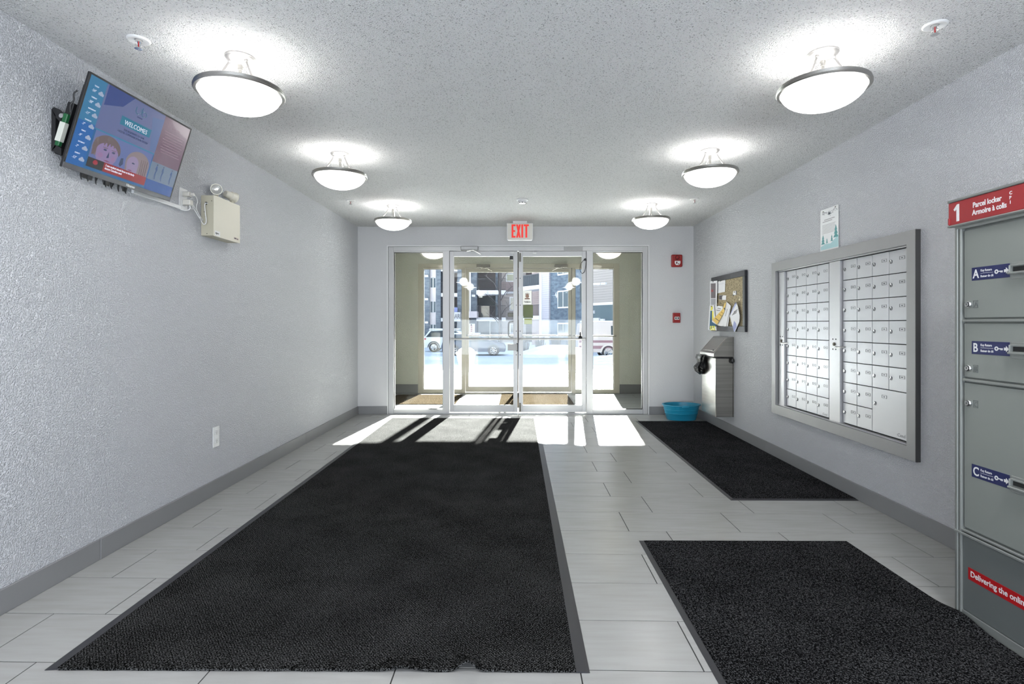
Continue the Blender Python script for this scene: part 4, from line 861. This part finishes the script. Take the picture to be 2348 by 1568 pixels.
# slushy curb line
a = MB(); cur = [(-2.4, 16.6), (-1.6, 15.9), (-.6, 15.75), (.6, 15.7), (1.3, 15.7), (2.2, 15.9), (3.4, 16.3)]
for (xa, ya), (xb, yb) in zip(cur, cur[1:]):
    n = 5
    for k in range(n):
        t0, t1 = k/n, (k+1)/n; p = lambda t: (xa+(xb-xa)*t, ya+(yb-ya)*t); (x0, y0), (x1, y1) = p(t0), p(t1)
        a.face([(x0, y0-.75-.2*R.random(), gh(x0, y0)+.012), (x1, y1-.75-.2*R.random(), gh(x1, y1)+.012), (x1, y1, gh(x1, y1)+.05), (x0, y0, gh(x0, y0)+.05)])
tag(obj('slush_strip', a, M_slush), 'grey slush strip along the snowy curb outside', 'slush')['kind'] = 'stuff'
def bank(x, y, rx, ry, h_, label, seed, m=M_snow):
    rnd = random.Random(seed); a = MB(); n, mm = 28, 10; ph = [rnd.random()*6 for _ in range(6)]
    rings = []
    for j in range(mm+1):
        f = j/mm; ring = []
        for k in range(n):
            q = 2*PI*k/n; w_ = 1+.14*math.sin(2*q+ph[0])+.08*math.sin(5*q+ph[1]); xx = x+rx*f*w_*math.cos(q); yy_ = y+ry*f*w_*math.sin(q)
            z = gh(xx, yy_) - .03 + h_*(1-f*f)**1.3*(1+.22*math.sin(3*q+ph[2])*f+.10*math.sin(7*q+4*f+ph[3]))
            ring.append(a._v((xx, yy_, z)))
        rings.append(ring)
    for j in range(mm):
        for k in range(n): a.bm.faces.new((rings[j][k], rings[j][(k+1)%n], rings[j+1][(k+1)%n], rings[j+1][k]))
    return tag(obj('snow_bank', a, m, smooth=True), label, 'snow bank')
bank(4.6, 26, 2.6, 1.8, .42, 'snow bank in front of the camper van on the right', 1)
bank(2.6, 36, 3.8, 2.0, .70, 'long snow bank below the bare shrubs in the middle', 2)
bank(-3.9, 15.0, 1.6, 1.5, .16, 'low lumpy snow bank outside the left sidelight', 3)
bank(-8.5, 33, 5, 2.0, .25, 'low snow ridge in front of the white parked car', 4)

# planters
M_pl = mat('planter_stone', (.42, .40, .36), .8)
for x, lab in ((-1.36, 'tapered stone planter capped with snow outside, left of the door'), (1.55, 'tapered stone planter capped with snow outside, right of the door')):
    y = 14.3; z = gh(x, y)+.001
    t = thing('planter', lab, 'planter', (x, y, z), group='planters outside the entrance')
    a = MB(); q = lambda s: [(x-s, y-s), (x+s, y-s), (x+s, y+s), (x-s, y+s)]
    a.prism(q(.15), z, z+.42, top=q(.23)); a.prism(q(.245), z+.42, z+.47); obj('pot', a, M_pl, t)
    a = MB(); a.lathe([(.235, .46), (.20, .53), (.12, .58), (0, .60)], 20, (x, y, z)); part_sm('snow_cap', a, M_snow, t)

# vehicles -------------------------------------------------------
M_tyre = mat('tyre', (.03, .03, .035), .8); M_rim = mat('wheel_alloy', (.45, .46, .48), .35, .8); M_wg = mat('car_window', (.05, .08, .10), .12, coat=.4)
def car(name, label, cat, x, y, L, wd, bodyprof, cabprof, wheels, wr_, mbody, snow=True, flip=1, tail=None, stripes=None, clad=None, glassprof=None):
    z = gh(x, y)
    t = thing(name, label, cat, (x, y, z))
    F = frame((x, y, z), (flip, 0, 0), (0, 0, 1)) if flip == 1 else frame((x, y, z), (1, 0, 0), (0, 0, 1))
    P = lambda pts: [(px*flip, pz) for px, pz in pts]
    def ccw(q):
        ar = sum(q[i-1][0]*q[i][1]-q[i][0]*q[i-1][1] for i in range(len(q))); return q if ar > 0 else q[::-1]
    # lower body with tumblehome
    b = MB(F); q = ccw(P(bodyprof)); b.prism(q, -wd/2, wd/2)
    bmesh.ops.bevel(b.bm, geom=list(b.bm.edges), offset=.045, segments=2, affect='EDGES', profile=.6); obj('body', b, mbody, t, smooth=True)
    q = ccw(P(cabprof)); cxm = sum(p[0] for p in q)/len(q); z0 = min(p[1] for p in q); z1 = max(p[1] for p in q)
    c = MB(F); A = [c._v((px, pz, wd/2-.06-(pz-z0)/(z1-z0)*.14)) for px, pz in q]; B = [c._v((px, pz, -(wd/2-.06-(pz-z0)/(z1-z0)*.14))) for px, pz in q]; n = len(q)
    c.bm.faces.new(A); c.bm.faces.new(B[::-1])
    for i in range(n): c.bm.faces.new((A[i], B[i], B[(i+1)%n], A[(i+1)%n]))
    bmesh.ops.bevel(c.bm, geom=list(c.bm.edges), offset=.03, segments=2, affect='EDGES', profile=.6); obj('roof_shell', c, mbody, t, smooth=True)
    # side windows inset
    inner = [((px-cxm)*.90+cxm, z0+.05+(pz-z0)*.80) for px, pz in q]; xs_ = sorted(p[0] for p in inner); xm = (xs_[0]+xs_[-1])/2
    for sgn in (1, -1):
        wv = MB(F); cc = [wv._v((px, pz, sgn*(wd/2-.045-(pz-z0)/(z1-z0)*.14))) for px, pz in (glassprof or inner)]; wv.bm.faces.new(cc if sgn > 0 else cc[::-1])
        bmesh.ops.solidify(wv.bm, geom=wv.bm.faces[:], thickness=.02); g_ = obj('side_glass', wv, M_wg, t)
        pl = MB(F); pl.box(xm-.05, xm+.05, z0+.02, z1-.06, sgn*(wd/2-.12), sgn*(wd/2-.035)); obj('door_pillar', pl, mbody, t)
    for wx in wheels:
        for sgn in (1, -1):
            wx_ = wx*flip
            a = MB(F); a.lathe([(wr_*.6, -.10), (wr_*.95, -.11), (wr_, -.07), (wr_, .07), (wr_*.95, .11), (wr_*.6, .10)], 28, (wx_, wr_, sgn*(wd/2-.10)), closed=True); wh = part_sm('wheel', a, M_tyre, t)
            a = MB(F); a.lathe([(0, sgn*.06), (.05, sgn*.07), (.06, sgn*.06)], 12, (wx_, wr_, sgn*(wd/2-.06)))
            for k in range(7):
                q_ = 2*PI*k/7; a.box(-.01, .01, 0, .01, 0, .01) if False else a.tube([(wx_+.03*math.cos(q_), wr_+.03*math.sin(q_), sgn*(wd/2)), (wx_+wr_*.62*math.cos(q_), wr_+wr_*.62*math.sin(q_), sgn*(wd/2))], .028, 5)
            a.lathe([(wr_*.60, 0), (wr_*.66, 0), (wr_*.66, sgn*.03), (wr_*.60, sgn*.03)], 28, (wx_, wr_, sgn*(wd/2-.02)), closed=True); part_sm('rim', a, M_rim, wh)
            if clad:
                a = MB(F); arc = [(wx_+(wr_+.10)*math.cos(PI*k/12), wr_+(wr_+.10)*math.sin(PI*k/12)) for k in range(13)]; arc2 = [(wx_+(wr_+.01)*math.cos(PI*k/12), wr_+(wr_+.01)*math.sin(PI*k/12)) for k in range(12, -1, -1)]
                a.prism(ccw(arc+arc2), sgn*(wd/2-.02) if sgn > 0 else sgn*(wd/2+.02), sgn*(wd/2+.02) if sgn > 0 else sgn*(wd/2-.02)); obj('wheel_arch', a, clad, t)
            else:
                a = MB(F); a.lathe([(0, 0), (wr_+.06, 0), (wr_+.06, .01), (0, .01)], 24, (wx_, wr_+.02, sgn*(wd/2-.005))); obj('wheel_well', a, M_gask, t)
    if snow:
        top = [p for p in cabprof if p[1] > z1-.12]; xa, xb = min(p[0] for p in top)*flip, max(p[0] for p in top)*flip
        a = MB(F); a.box(xa-.05, xb+.05, z1-.02, z1+.07, -(wd/2-.22), wd/2-.22, .04, 2); obj('roof_snow', a, M_snow, t, smooth=True)
    if tail:
        a = MB(F)
        for sgn in (1, -1): a.box(tail[0]*flip-.10, tail[0]*flip+.14, tail[1]-.07, tail[1]+.07, sgn*(wd/2-.12), sgn*(wd/2+.012), .02)
        obj('tail_lamp', a, mat('tail_red', (.5, .06, .08), .3), t)
    for nm, z0_, z1_, mm in (stripes or []):
        xa = min(p[0] for p in bodyprof)+.06; xb = max(p[0] for p in bodyprof)-.06
        for sgn in (1, -1): obj(nm, MB(F).box(xa*flip, xb*flip, z0_, z1_, sgn*(wd/2-.01), sgn*(wd/2+.006)), mm, t)
    return t
suv_b = [(-2.2,.32),(2.2,.32),(2.25,.65),(2.15,.95),(1.2,1.08),(-2.15,1.12),(-2.25,.7)]
suv_c = [(-2.1,1.08),(1.25,1.06),(.45,1.60),(-.6,1.68),(-1.7,1.62)]
car('parked_car', 'white parked SUV with red tail lamp, partly hidden by the left door frame', 'car', -4.93, 41.5, 4.5, 1.8, suv_b, suv_c, (-1.35, 1.35), .36, mat('car_white', (.72, .75, .80), .4), tail=(-2.05, .98), clad=mat('cladding_dark', (.06, .07, .08), .6))
hb_b = [(-2.05,.25),(2.1,.25),(2.15,.55),(2.0,.80),(1.1,.93),(-2.0,.98),(-2.12,.6)]
hb_c = [(-1.95,.93),(1.2,.90),(.35,1.36),(-.7,1.42),(-1.5,1.34)]
car('parked_car', 'dark blue parked car with snow on its roof, seen through the left door', 'car', -2.98, 37, 4.2, 1.75, hb_b, hb_c, (-1.30, 1.34), .33, mat('car_navy', (.035, .055, .10), .35))
van_b = [(-2.7,.40),(2.7,.40),(2.75,1.0),(2.7,1.35),(-2.72,1.35),(-2.75,.8)]
van_c = [(-2.7,1.30),(2.65,1.30),(2.35,2.05),(2.2,2.22),(-2.4,2.22),(-2.62,2.1)]
mar = mat('van_maroon', (.24, .13, .16), .5)
t = car('camper_van', 'beige camper van with maroon stripes and snowy roof outside on the right', 'van', 6.3, 33.5, 5.4, 2.0, van_b, van_c, (-.95, 1.9), .40, mat('van_beige', (.52, .47, .46), .5), stripes=[('stripe', .98, 1.12, mar), ('stripe', .62, .80, mar)], clad=mat('van_arch', (.60, .56, .54), .5), glassprof=[(-.78,1.36),(2.2,1.36),(2.15,1.98),(-.78,1.98)])
F = frame((6.3, 33.5, gh(6, 33.5)), (1,0,0), (0,0,1))
a = MB(F); a.box(-2.45, -2.1, .50, .95, 1.0, 1.06, .02).box(-2.8, -2.72, .45, .62, -.8, .9, .02); obj('bumper', a, mat('van_black', (.04, .05, .06), .5), t)

# orange marker in the snow
t = thing('orange_marker', 'small orange marker half buried in the snow bank outside on the right', 'marker', (3.66, 20.6, gh(0, 20.6)))
a = MB(); a.lathe([(0, .45), (.03, .44), (.06, .3), (.11, .02), (.15, .01), (.15, -.05), (0, -.05)], 16, (3.66, 20.6, gh(0, 20.6)+.0)); part_sm('cone', a, mat('orange', (.85, .28, .08), .5), t)
a = MB(); a.lathe([(.068, .27), (.082, .18)], 16, (3.66, 20.6, gh(0, 20.6))); part_sm('band', a, M_white, t)

# shrubs and tree
M_bark = mat('bark', (.085, .075, .08), .9); 
def shrub(x, y, h_, label, seed):
    rnd = random.Random(seed); a = MB(); z = gh(x, y)
    for k in range(70):
        q = rnd.random()*6.28; s_ = rnd.random()*.35; p0 = Vector((x+rnd.uniform(-.25, .25), y+rnd.uniform(-.3, .3), z)); p1 = p0+Vector((s_*math.cos(q)*.6, s_*math.sin(q)*.4, h_*rnd.uniform(.45, .8))); p2 = p1+Vector((rnd.uniform(-.1, .1), rnd.uniform(-.3, .3), h_*rnd.uniform(.1, .35)))
        a.tube([p0, p1, p2], [.018, .007], 3)
    tag(obj('bare_shrub', a, M_bark), label, 'shrub', 'bare shrubs behind the snow bank')
for i, (x, lab) in enumerate(((.45, 'bare shrub behind the snow bank, leftmost of the row beyond the right door'), (1.55, 'bare shrub second from the left behind the snow bank'), (2.65, 'bare shrub third from the left behind the snow bank'), (3.75, 'bare shrub at the right end of the row behind the snow bank'))): shrub(x, 39.2, 1.25, lab, 20+i)
t = thing('bare_tree', 'bare street tree trunk standing before the balconies outside', 'tree', (-1.46, 44, -.95))
a = MB(); a.tube([(-1.46, 44, -1), (-1.45, 44, .8), (-1.5, 44, 3.0), (-1.42, 44, 5.5), (-1.5, 44.2, 8)], [.15, .07], 8, smooth=3); part_sm('trunk', a, M_bark, t)
rnd = random.Random(5)
for k, (z, dx, dz) in enumerate(((1.0, -1.1, 1.0), (1.3, -.9, .6), (1.6, 1.0, 1.2), (2.2, -1.2, 1.4), (2.9, 1.1, 1.3), (3.6, -1.3, 1.5), (4.3, 1.4, 1.6))):
    a = MB(); a.tube([(-1.47, 44, z), (-1.47+dx*.4, 44+rnd.uniform(-.3,.3), z+dz*.6), (-1.47+dx, 44+rnd.uniform(-.5,.5), z+dz)], [.045, .012], 5, smooth=3)
    for j in range(4):
        f = .4+.15*j; b0 = Vector((-1.47+dx*f, 44, z+dz*(f*1.1 if f < .9 else .95))); a.tube([b0, b0+Vector((rnd.uniform(-.5,.5), rnd.uniform(-.3,.3), rnd.uniform(.2,.7)))], [.014, .006], 3)
    part_sm('branch', a, M_bark, t)

# apartment building ---------------------------------------------
def siding(name, c, c2, pitch):
    m = bpy.data.materials.new(name); m.use_nodes = True; nt = m.node_tree; b = nt.nodes['Principled BSDF']; b.inputs['Roughness'].default_value = .75
    tx = nt.nodes.new('ShaderNodeTexCoord'); s_ = nt.nodes.new('ShaderNodeSeparateXYZ'); mo = nt.nodes.new('ShaderNodeMath'); mo.operation = 'MULTIPLY'; mo.inputs[1].default_value = 1/pitch
    fr_ = nt.nodes.new('ShaderNodeMath'); fr_.operation = 'FRACT'; cr_ = nt.nodes.new('ShaderNodeValToRGB'); e = cr_.color_ramp.elements; e[0].position = .0; e[0].color = (*c2, 1); e[1].position = .22; e[1].color = (*c, 1)
    nt.links.new(tx.outputs['Object'], s_.inputs[0]); nt.links.new(s_.outputs['Z'], mo.inputs[0]); nt.links.new(mo.outputs[0], fr_.inputs[0]); nt.links.new(fr_.outputs[0], cr_.inputs[0]); nt.links.new(cr_.outputs[0], b.inputs['Base Color'])
    bp = nt.nodes.new('ShaderNodeBump'); bp.inputs['Distance'].default_value = .05; nt.links.new(fr_.outputs[0], bp.inputs['Height']); nt.links.new(bp.outputs[0], b.inputs['Normal']); MT[name] = m; return m
S_pink = siding('siding_pink', (.40, .32, .32), (.24, .19, .19), .20); S_lav = siding('siding_lavender', (.55, .53, .60), (.38, .36, .42), .20); S_brn = siding('siding_brown', (.13, .11, .115), (.07, .06, .065), .20); S_beige = siding('siding_beige', (.44, .40, .39), (.28, .25, .25), .20)
M_stone = mat('dark_stone', (.10, .125, .16), .8, var=(2.2, (.17, .20, .24), .4, .6, (1, 1, 2.5))); M_stb = mat('blue_stone', (.085, .12, .17), .8, var=(2.2, (.15, .20, .26), .4, .6, (1, 1, 2.5)))
M_trim = mat('white_trim', (.78, .78, .82), .6); M_pan = mat('panel_pink', (.62, .57, .59), .6); M_bg = mat('building_glass', (.10, .14, .17), .1, coat=.3); M_drk = mat('recess_dark', (.05, .06, .065), .6); M_rail = mat('railing_dark', (.05, .05, .06), .5)
YL = 62.0
def bxp(px): return onY(YL, px, 700)[0]
def bzp(py): return onY(YL, 1178, py)[1]
t = thing('apartment_building', 'long apartment wing with white-edged balconies and dark stone piers, straight across the lot', 'building', (bxp(1080), YL, -.95))
def bpart(name, x0, x1, y0, y1, d0, d1, m, par=None): return obj(name, MB().box(bxp(x0), bxp(x1), YL+d0, YL+d1, bzp(y1), bzp(y0)), m, par or t)
ZT = 560
obj('core', MB().box(-16, 16, YL+2.2, YL+12, -1.2, 24.8), S_brn, t)  # unseen upper storeys and sides added so its shade reaches the curb
obj('roof', MB().box(-16.3, 16.3, YL-.3, YL+12.3, 24.8, 25.1), M_trim, t)
for x0, x1 in ((973, 985.5), (1000, 1011), (1049, 1059), (1080, 1094), (940, 955)): bpart('pier', x0, x1, ZT, 790, -.2, 2.3, M_stone)
for i, (y0, y1) in enumerate(((560, 579), (579, 600), (600, 636), (636, 660), (660, 690), (690, 717), (717, 743), (743, 765))):
    if i % 2 == 0: bpart('spandrel_panel', 985.5, 1000, y0, y1, 0, 2.2, M_pan)
    else:
        f = obj('window', MB().box(bxp(985.5), bxp(1000), YL+.1, YL+.16, bzp(y0)-.06, bzp(y0)).box(bxp(985.5), bxp(1000), YL+.1, YL+.16, bzp(y1), bzp(y1)+.06).box(bxp(985.5), bxp(985.5)+.07, YL+.1, YL+.16, bzp(y1), bzp(y0)).box(bxp(1000)-.07, bxp(1000), YL+.1, YL+.16, bzp(y1), bzp(y0)).box(bxp(992.7)-.05, bxp(992.7)+.05, YL+.1, YL+.16, bzp(y1), bzp(y0)), M_trim, t)
        obj('pane', MB().box(bxp(985.5), bxp(1000), YL+.17, YL+.20, bzp(y1), bzp(y0)), M_bg, f)
bpart('stair_wall', 985.5, 1000, 765, 790, 0, 2.2, M_stone)
# balconies between the piers
def railing(x0, x1, y0, y1, d, par, m=M_rail, side=False, z_=None):
    a = MB(); X0, X1, Z0, Z1 = bxp(x0), bxp(x1), bzp(y1), bzp(y0); a.box(X0, X1, YL+d, YL+d+.05, Z1-.05, Z1).box(X0, X1, YL+d, YL+d+.05, Z0, Z0+.05)
    n = int((X1-X0)/.13)
    for k in range(n+1): x_ = X0+(X1-X0)*k/n; a.box(x_-.012, x_+.012, YL+d+.012, YL+d+.038, Z0, Z1)
    return obj('railing', a, m, par)
for x0, x1, lst in ((1011, 1049, ((614, 622), (672, 680), (729, 737))), (1094, 1160, ((608, 617), (667, 676), (728, 736)))):
    dd = -1.2 if x0 > 1050 else -.1
    for i, (y0, y1) in enumerate(lst):
        sl_ = bpart('balcony_slab', x0, x1, y0, y1, dd, 2.2, M_trim)
        railing(x0+.5, x1-.5, y0-27, y0-2, dd+.04, sl_)
        w_ = bpart('balcony_door', x0+6, x0+26, y0-46, y0-1, 2.12, 2.2, M_drk if x0 < 1050 else M_bg)
    bpart('ground_wall', x0, x1, lst[-1][1], 790, 2.0, 2.2, M_stone)
bpart('balcony_wall', 1094, 1148, 600, 667, 1.9, 2.25, S_brn); bpart('balcony_window', 1096, 1138, 677, 700, 1.8, 2.0, M_drk)
bpart('garage_post', 1121.5, 1123, 736, 790, 1.0, 1.4, M_trim); bpart('garage_beam', 1122, 1138, 735, 737, 1.0, 1.4, M_trim)
bpart('corner_post', 1137, 1142, 560, 790, -1.0, -.6, M_stone)
bpart('end_wall', 1148, 1206, 560, 645, .6, 2.4, S_beige); bpart('end_wall', 1148, 1206, 645, 668, .6, 2.4, S_pink); bpart('end_wall', 1148, 1206, 672, 790, .6, 2.4, S_beige); bpart('belt_course', 1146, 1206, 668, 672.5, .4, 2.4, M_trim); bpart('corner_trim', 1147, 1149, 560, 790, .4, .7, M_trim)
for x0, x1, y0, y1, mm in ((1160, 1182, 626, 645, mat('blind_beige', (.42, .42, .32), .6)), (1168, 1184, 680, 712, M_bg), (1168, 1184, 742, 765, M_bg)):
    f = obj('window', MB().box(bxp(x0), bxp(x1), YL+.5, YL+.6, bzp(y1), bzp(y0)), M_trim, t); obj('pane', MB().box(bxp(x0)+.12, bxp(x1)-.12, YL+.47, YL+.5, bzp(y1)+.12, bzp(y0)-.12), mm, f)
bpart('downpipe', 1077, 1080, 560, 716, -.3, -.1, M_trim)
# entrance canopy with raised lettering
cn = bpart('entrance_canopy', 1030, 1062, 717, 737, -3.0, 0, mat('canopy_white', (.66, .66, .70), .6)); bpart('canopy_panel', 1036, 1050, 705, 717, -.5, 0, mat('panel_periwinkle', (.22, .26, .52), .6))
FCn = frame((0, YL-3.02, 0), (1,0,0), (0,0,1)); sc_ = (YL-3)/YL
text('BARRY', .72, FCn, bxp(1037)*sc_, EYE+(bzp(730)-EYE)*sc_, .02, mat('sign_grey', (.22, .22, .24), .6), cn, xs=.62, bold=.02)
bpart('entrance_canopy', 1066, 1098, 715, 729, -3.0, 0, mat('canopy_pink', (.58, .53, .57), .6)); bn = bpart('sandwich_board', 1076, 1094, 742, 790, -3.2, -3.0, M_trim)
a = MB(); a.box(bxp(1080.5), bxp(1082), YL-3.25, YL-3.2, bzp(763), bzp(743)).box(bxp(1085), bxp(1088.5)-.05, YL-3.25, YL-3.2, bzp(746), bzp(743)); obj('board_print', a, M_drk, bn)
a = MB()
for k in range(4): a.box(bxp(1085), bxp(1088.5), YL-3.25, YL-3.2, bzp(748+k*3.6), bzp(746.5+k*3.6))
obj('board_print', a, M_red, bn)
for x0, y0 in ((979, 631), (979, 684), (979, 737), (1086, 676)): bpart('wall_lamp', x0-3, x0+4, y0, y0+4.5, -.5, -.2, M_trim)

# angled wing on the right: local frame along the wall
o0 = Vector((.46, 54, 0)); dr = Vector((.5, -.866, 0)).normalized()
FW = frame(o0, dr, (0,0,1))            # c axis = dr x z
def wpt(px, py):                        # pixel -> (along wall, height)
    # solve o0 + s*dr on the pixel's ray
    tt = (px-CX)/FP; kx, ky = (tt*cT-sT), (cT+tt*sT)   # ray direction per unit depth (X,Y)
    den = dr.x*ky-dr.y*kx; s_ = (kx*o0.y-ky*o0.x)/den
    P = o0+dr*s_; d = P.y*cT-P.x*sT; return s_, EYE-(py-CY)*d/FP
NRM = 1 if FW.col[2].y < 0 else -1
t = thing('apartment_building', 'angled apartment wing with dark blue stone and pale siding beyond the right door', 'building', tuple(o0)[:2]+(-.95,))
sg = lambda c_: c_*NRM
s0 = wpt(1200, 700)[0]; s1 = wpt(1262, 700)[0]; s2 = wpt(1356, 700)[0]; s3 = wpt(1420, 700)[0]+4
def wb_(name, sa, sb, za, zb_, ca, cb, m, par=None): return obj(name, MB(FW).box(sa, sb, za, zb_, sg(ca), sg(cb)), m, par or t)
S4 = wpt(1241, 700)[0]
wb_('core', s0-1.0, s3, -1.2, 13.9, -9, -1.6, S_pink); wb_('roof', s0-1.2, s3+.2, 13.9, 14.2, -9, .3, M_trim)  # unseen top raised to lengthen its shade on the snow
wb_('stone_wall', s1, s2, -1.2, 13.9, -1.7, 0, M_stb); wb_('corner_siding', S4+.35, s1, -1.2, 13.9, -1.7, .15, S_lav); wb_('corner_column', S4, S4+.37, -1.2, 10.6, -.3, .22, M_trim)
wb_('end_siding', s2, s3, wpt(1380, 697)[1], 13.9, -1.7, .25, S_beige); wb_('end_base', s2, s3, -1.2, wpt(1380, 697)[1], -1.7, .20, mat('base_blue_grey', (.13, .18, .21), .8)); wb_('belt_course', s2, s3-3.5, wpt(1380, 700)[1], wpt(1380, 694)[1], .2, .40, M_trim); wb_('corner_trim', s2-.08, s2+.12, -1.2, 10.6, .15, .32, M_trim)
for pya, pyb in ((664, 655), (733, 724)):
    za, zb_ = wpt(1225, pya)[1], wpt(1225, pyb)[1]; b_ = wb_('balcony_slab', s0-.6, S4, za, zb_, -1.7, .25, M_trim)
    a = MB(FW); zr = zb_+1.05; a.box(s0-.6, S4, zr-.05, zr, sg(.10), sg(.16)); n = int((S4-s0+.6)/.13)
    for k in range(n+1): x_ = s0-.6+(S4-s0+.6)*k/n; a.box(x_-.012, x_+.012, zb_, zr, sg(.12), sg(.145))
    obj('railing', a, M_rail, b_)
    wb_('balcony_door', s0+.8, s0+2.2, zb_+.02, zb_+2.1, -1.62, -1.5, M_drk)
zz = wpt(1225, 655)[1]; wb_('balcony_screen', s0-.2, S4-.1, zz+.02, zz+1.1, .0, .08, mat('screen_blue', (.07, .10, .14), .5))
for (xa, xb, ya, yb) in ((1280, 1306, 606, 632), (1280, 1306, 667, 707), (1280, 1306, 740, 770)):
    sa, zt_ = wpt(xa, ya); sb, _ = wpt(xb, ya); zb_ = wpt(xa, yb)[1]
    f = wb_('window', sa, sb, zb_, zt_, 0, .08, M_trim); sm = (sa+sb)/2
    obj('pane', MB(FW).box(sa+.12, sm-.06, zb_+.12, zt_-.12, sg(.08), sg(.10)), M_bg, f); obj('pane', MB(FW).box(sm+.06, sb-.12, zb_+.12, zt_-.12, sg(.08), sg(.10)), M_bg, f)
sa = wpt(1331, 700)[0]; wb_('dark_window', sa, sa+.9, wpt(1333, 694)[1], wpt(1333, 650)[1], 0, .06, M_drk)
for xa, xb, ya, yb in ((1361, 1381, 729, 739), (1384, 1392, 731, 736), (1363, 1369, 712, 719)):
    sa, zt_ = wpt(xa, ya); sb, _ = wpt(xb, ya); wb_('wall_vent', sa, sb, wpt(xa, yb)[1], zt_, .2, .35, M_trim)
for k in range(3):
    sa, z_ = wpt(1369+5*k, 654); wb_('vent_hood', sa, sa+.35, z_, z_+.16, .25, .42, M_trim)
for k in range(2):
    sa, z_ = wpt(1387+5*k, 653); wb_('vent_hood', sa, sa+.30, z_, z_+.16, .25, .42, M_trim)

# lettering becomes real mesh objects
bpy.context.view_layer.update()
dg = bpy.context.evaluated_depsgraph_get()
fonts = [o for o in bpy.data.objects if o.type == 'FONT']
data = [(o, bpy.data.meshes.new_from_object(o.evaluated_get(dg))) for o in fonts]
for o, me in data:
    nm, mt, mw, pa = o.name, o.data.materials[0], o.matrix_local.copy(), o.parent
    bpy.data.objects.remove(o)
    me.name = nm
    if not me.materials: me.materials.append(mt)
    n = bpy.data.objects.new(nm, me); C.objects.link(n); n.parent = pa; n.matrix_local = mw
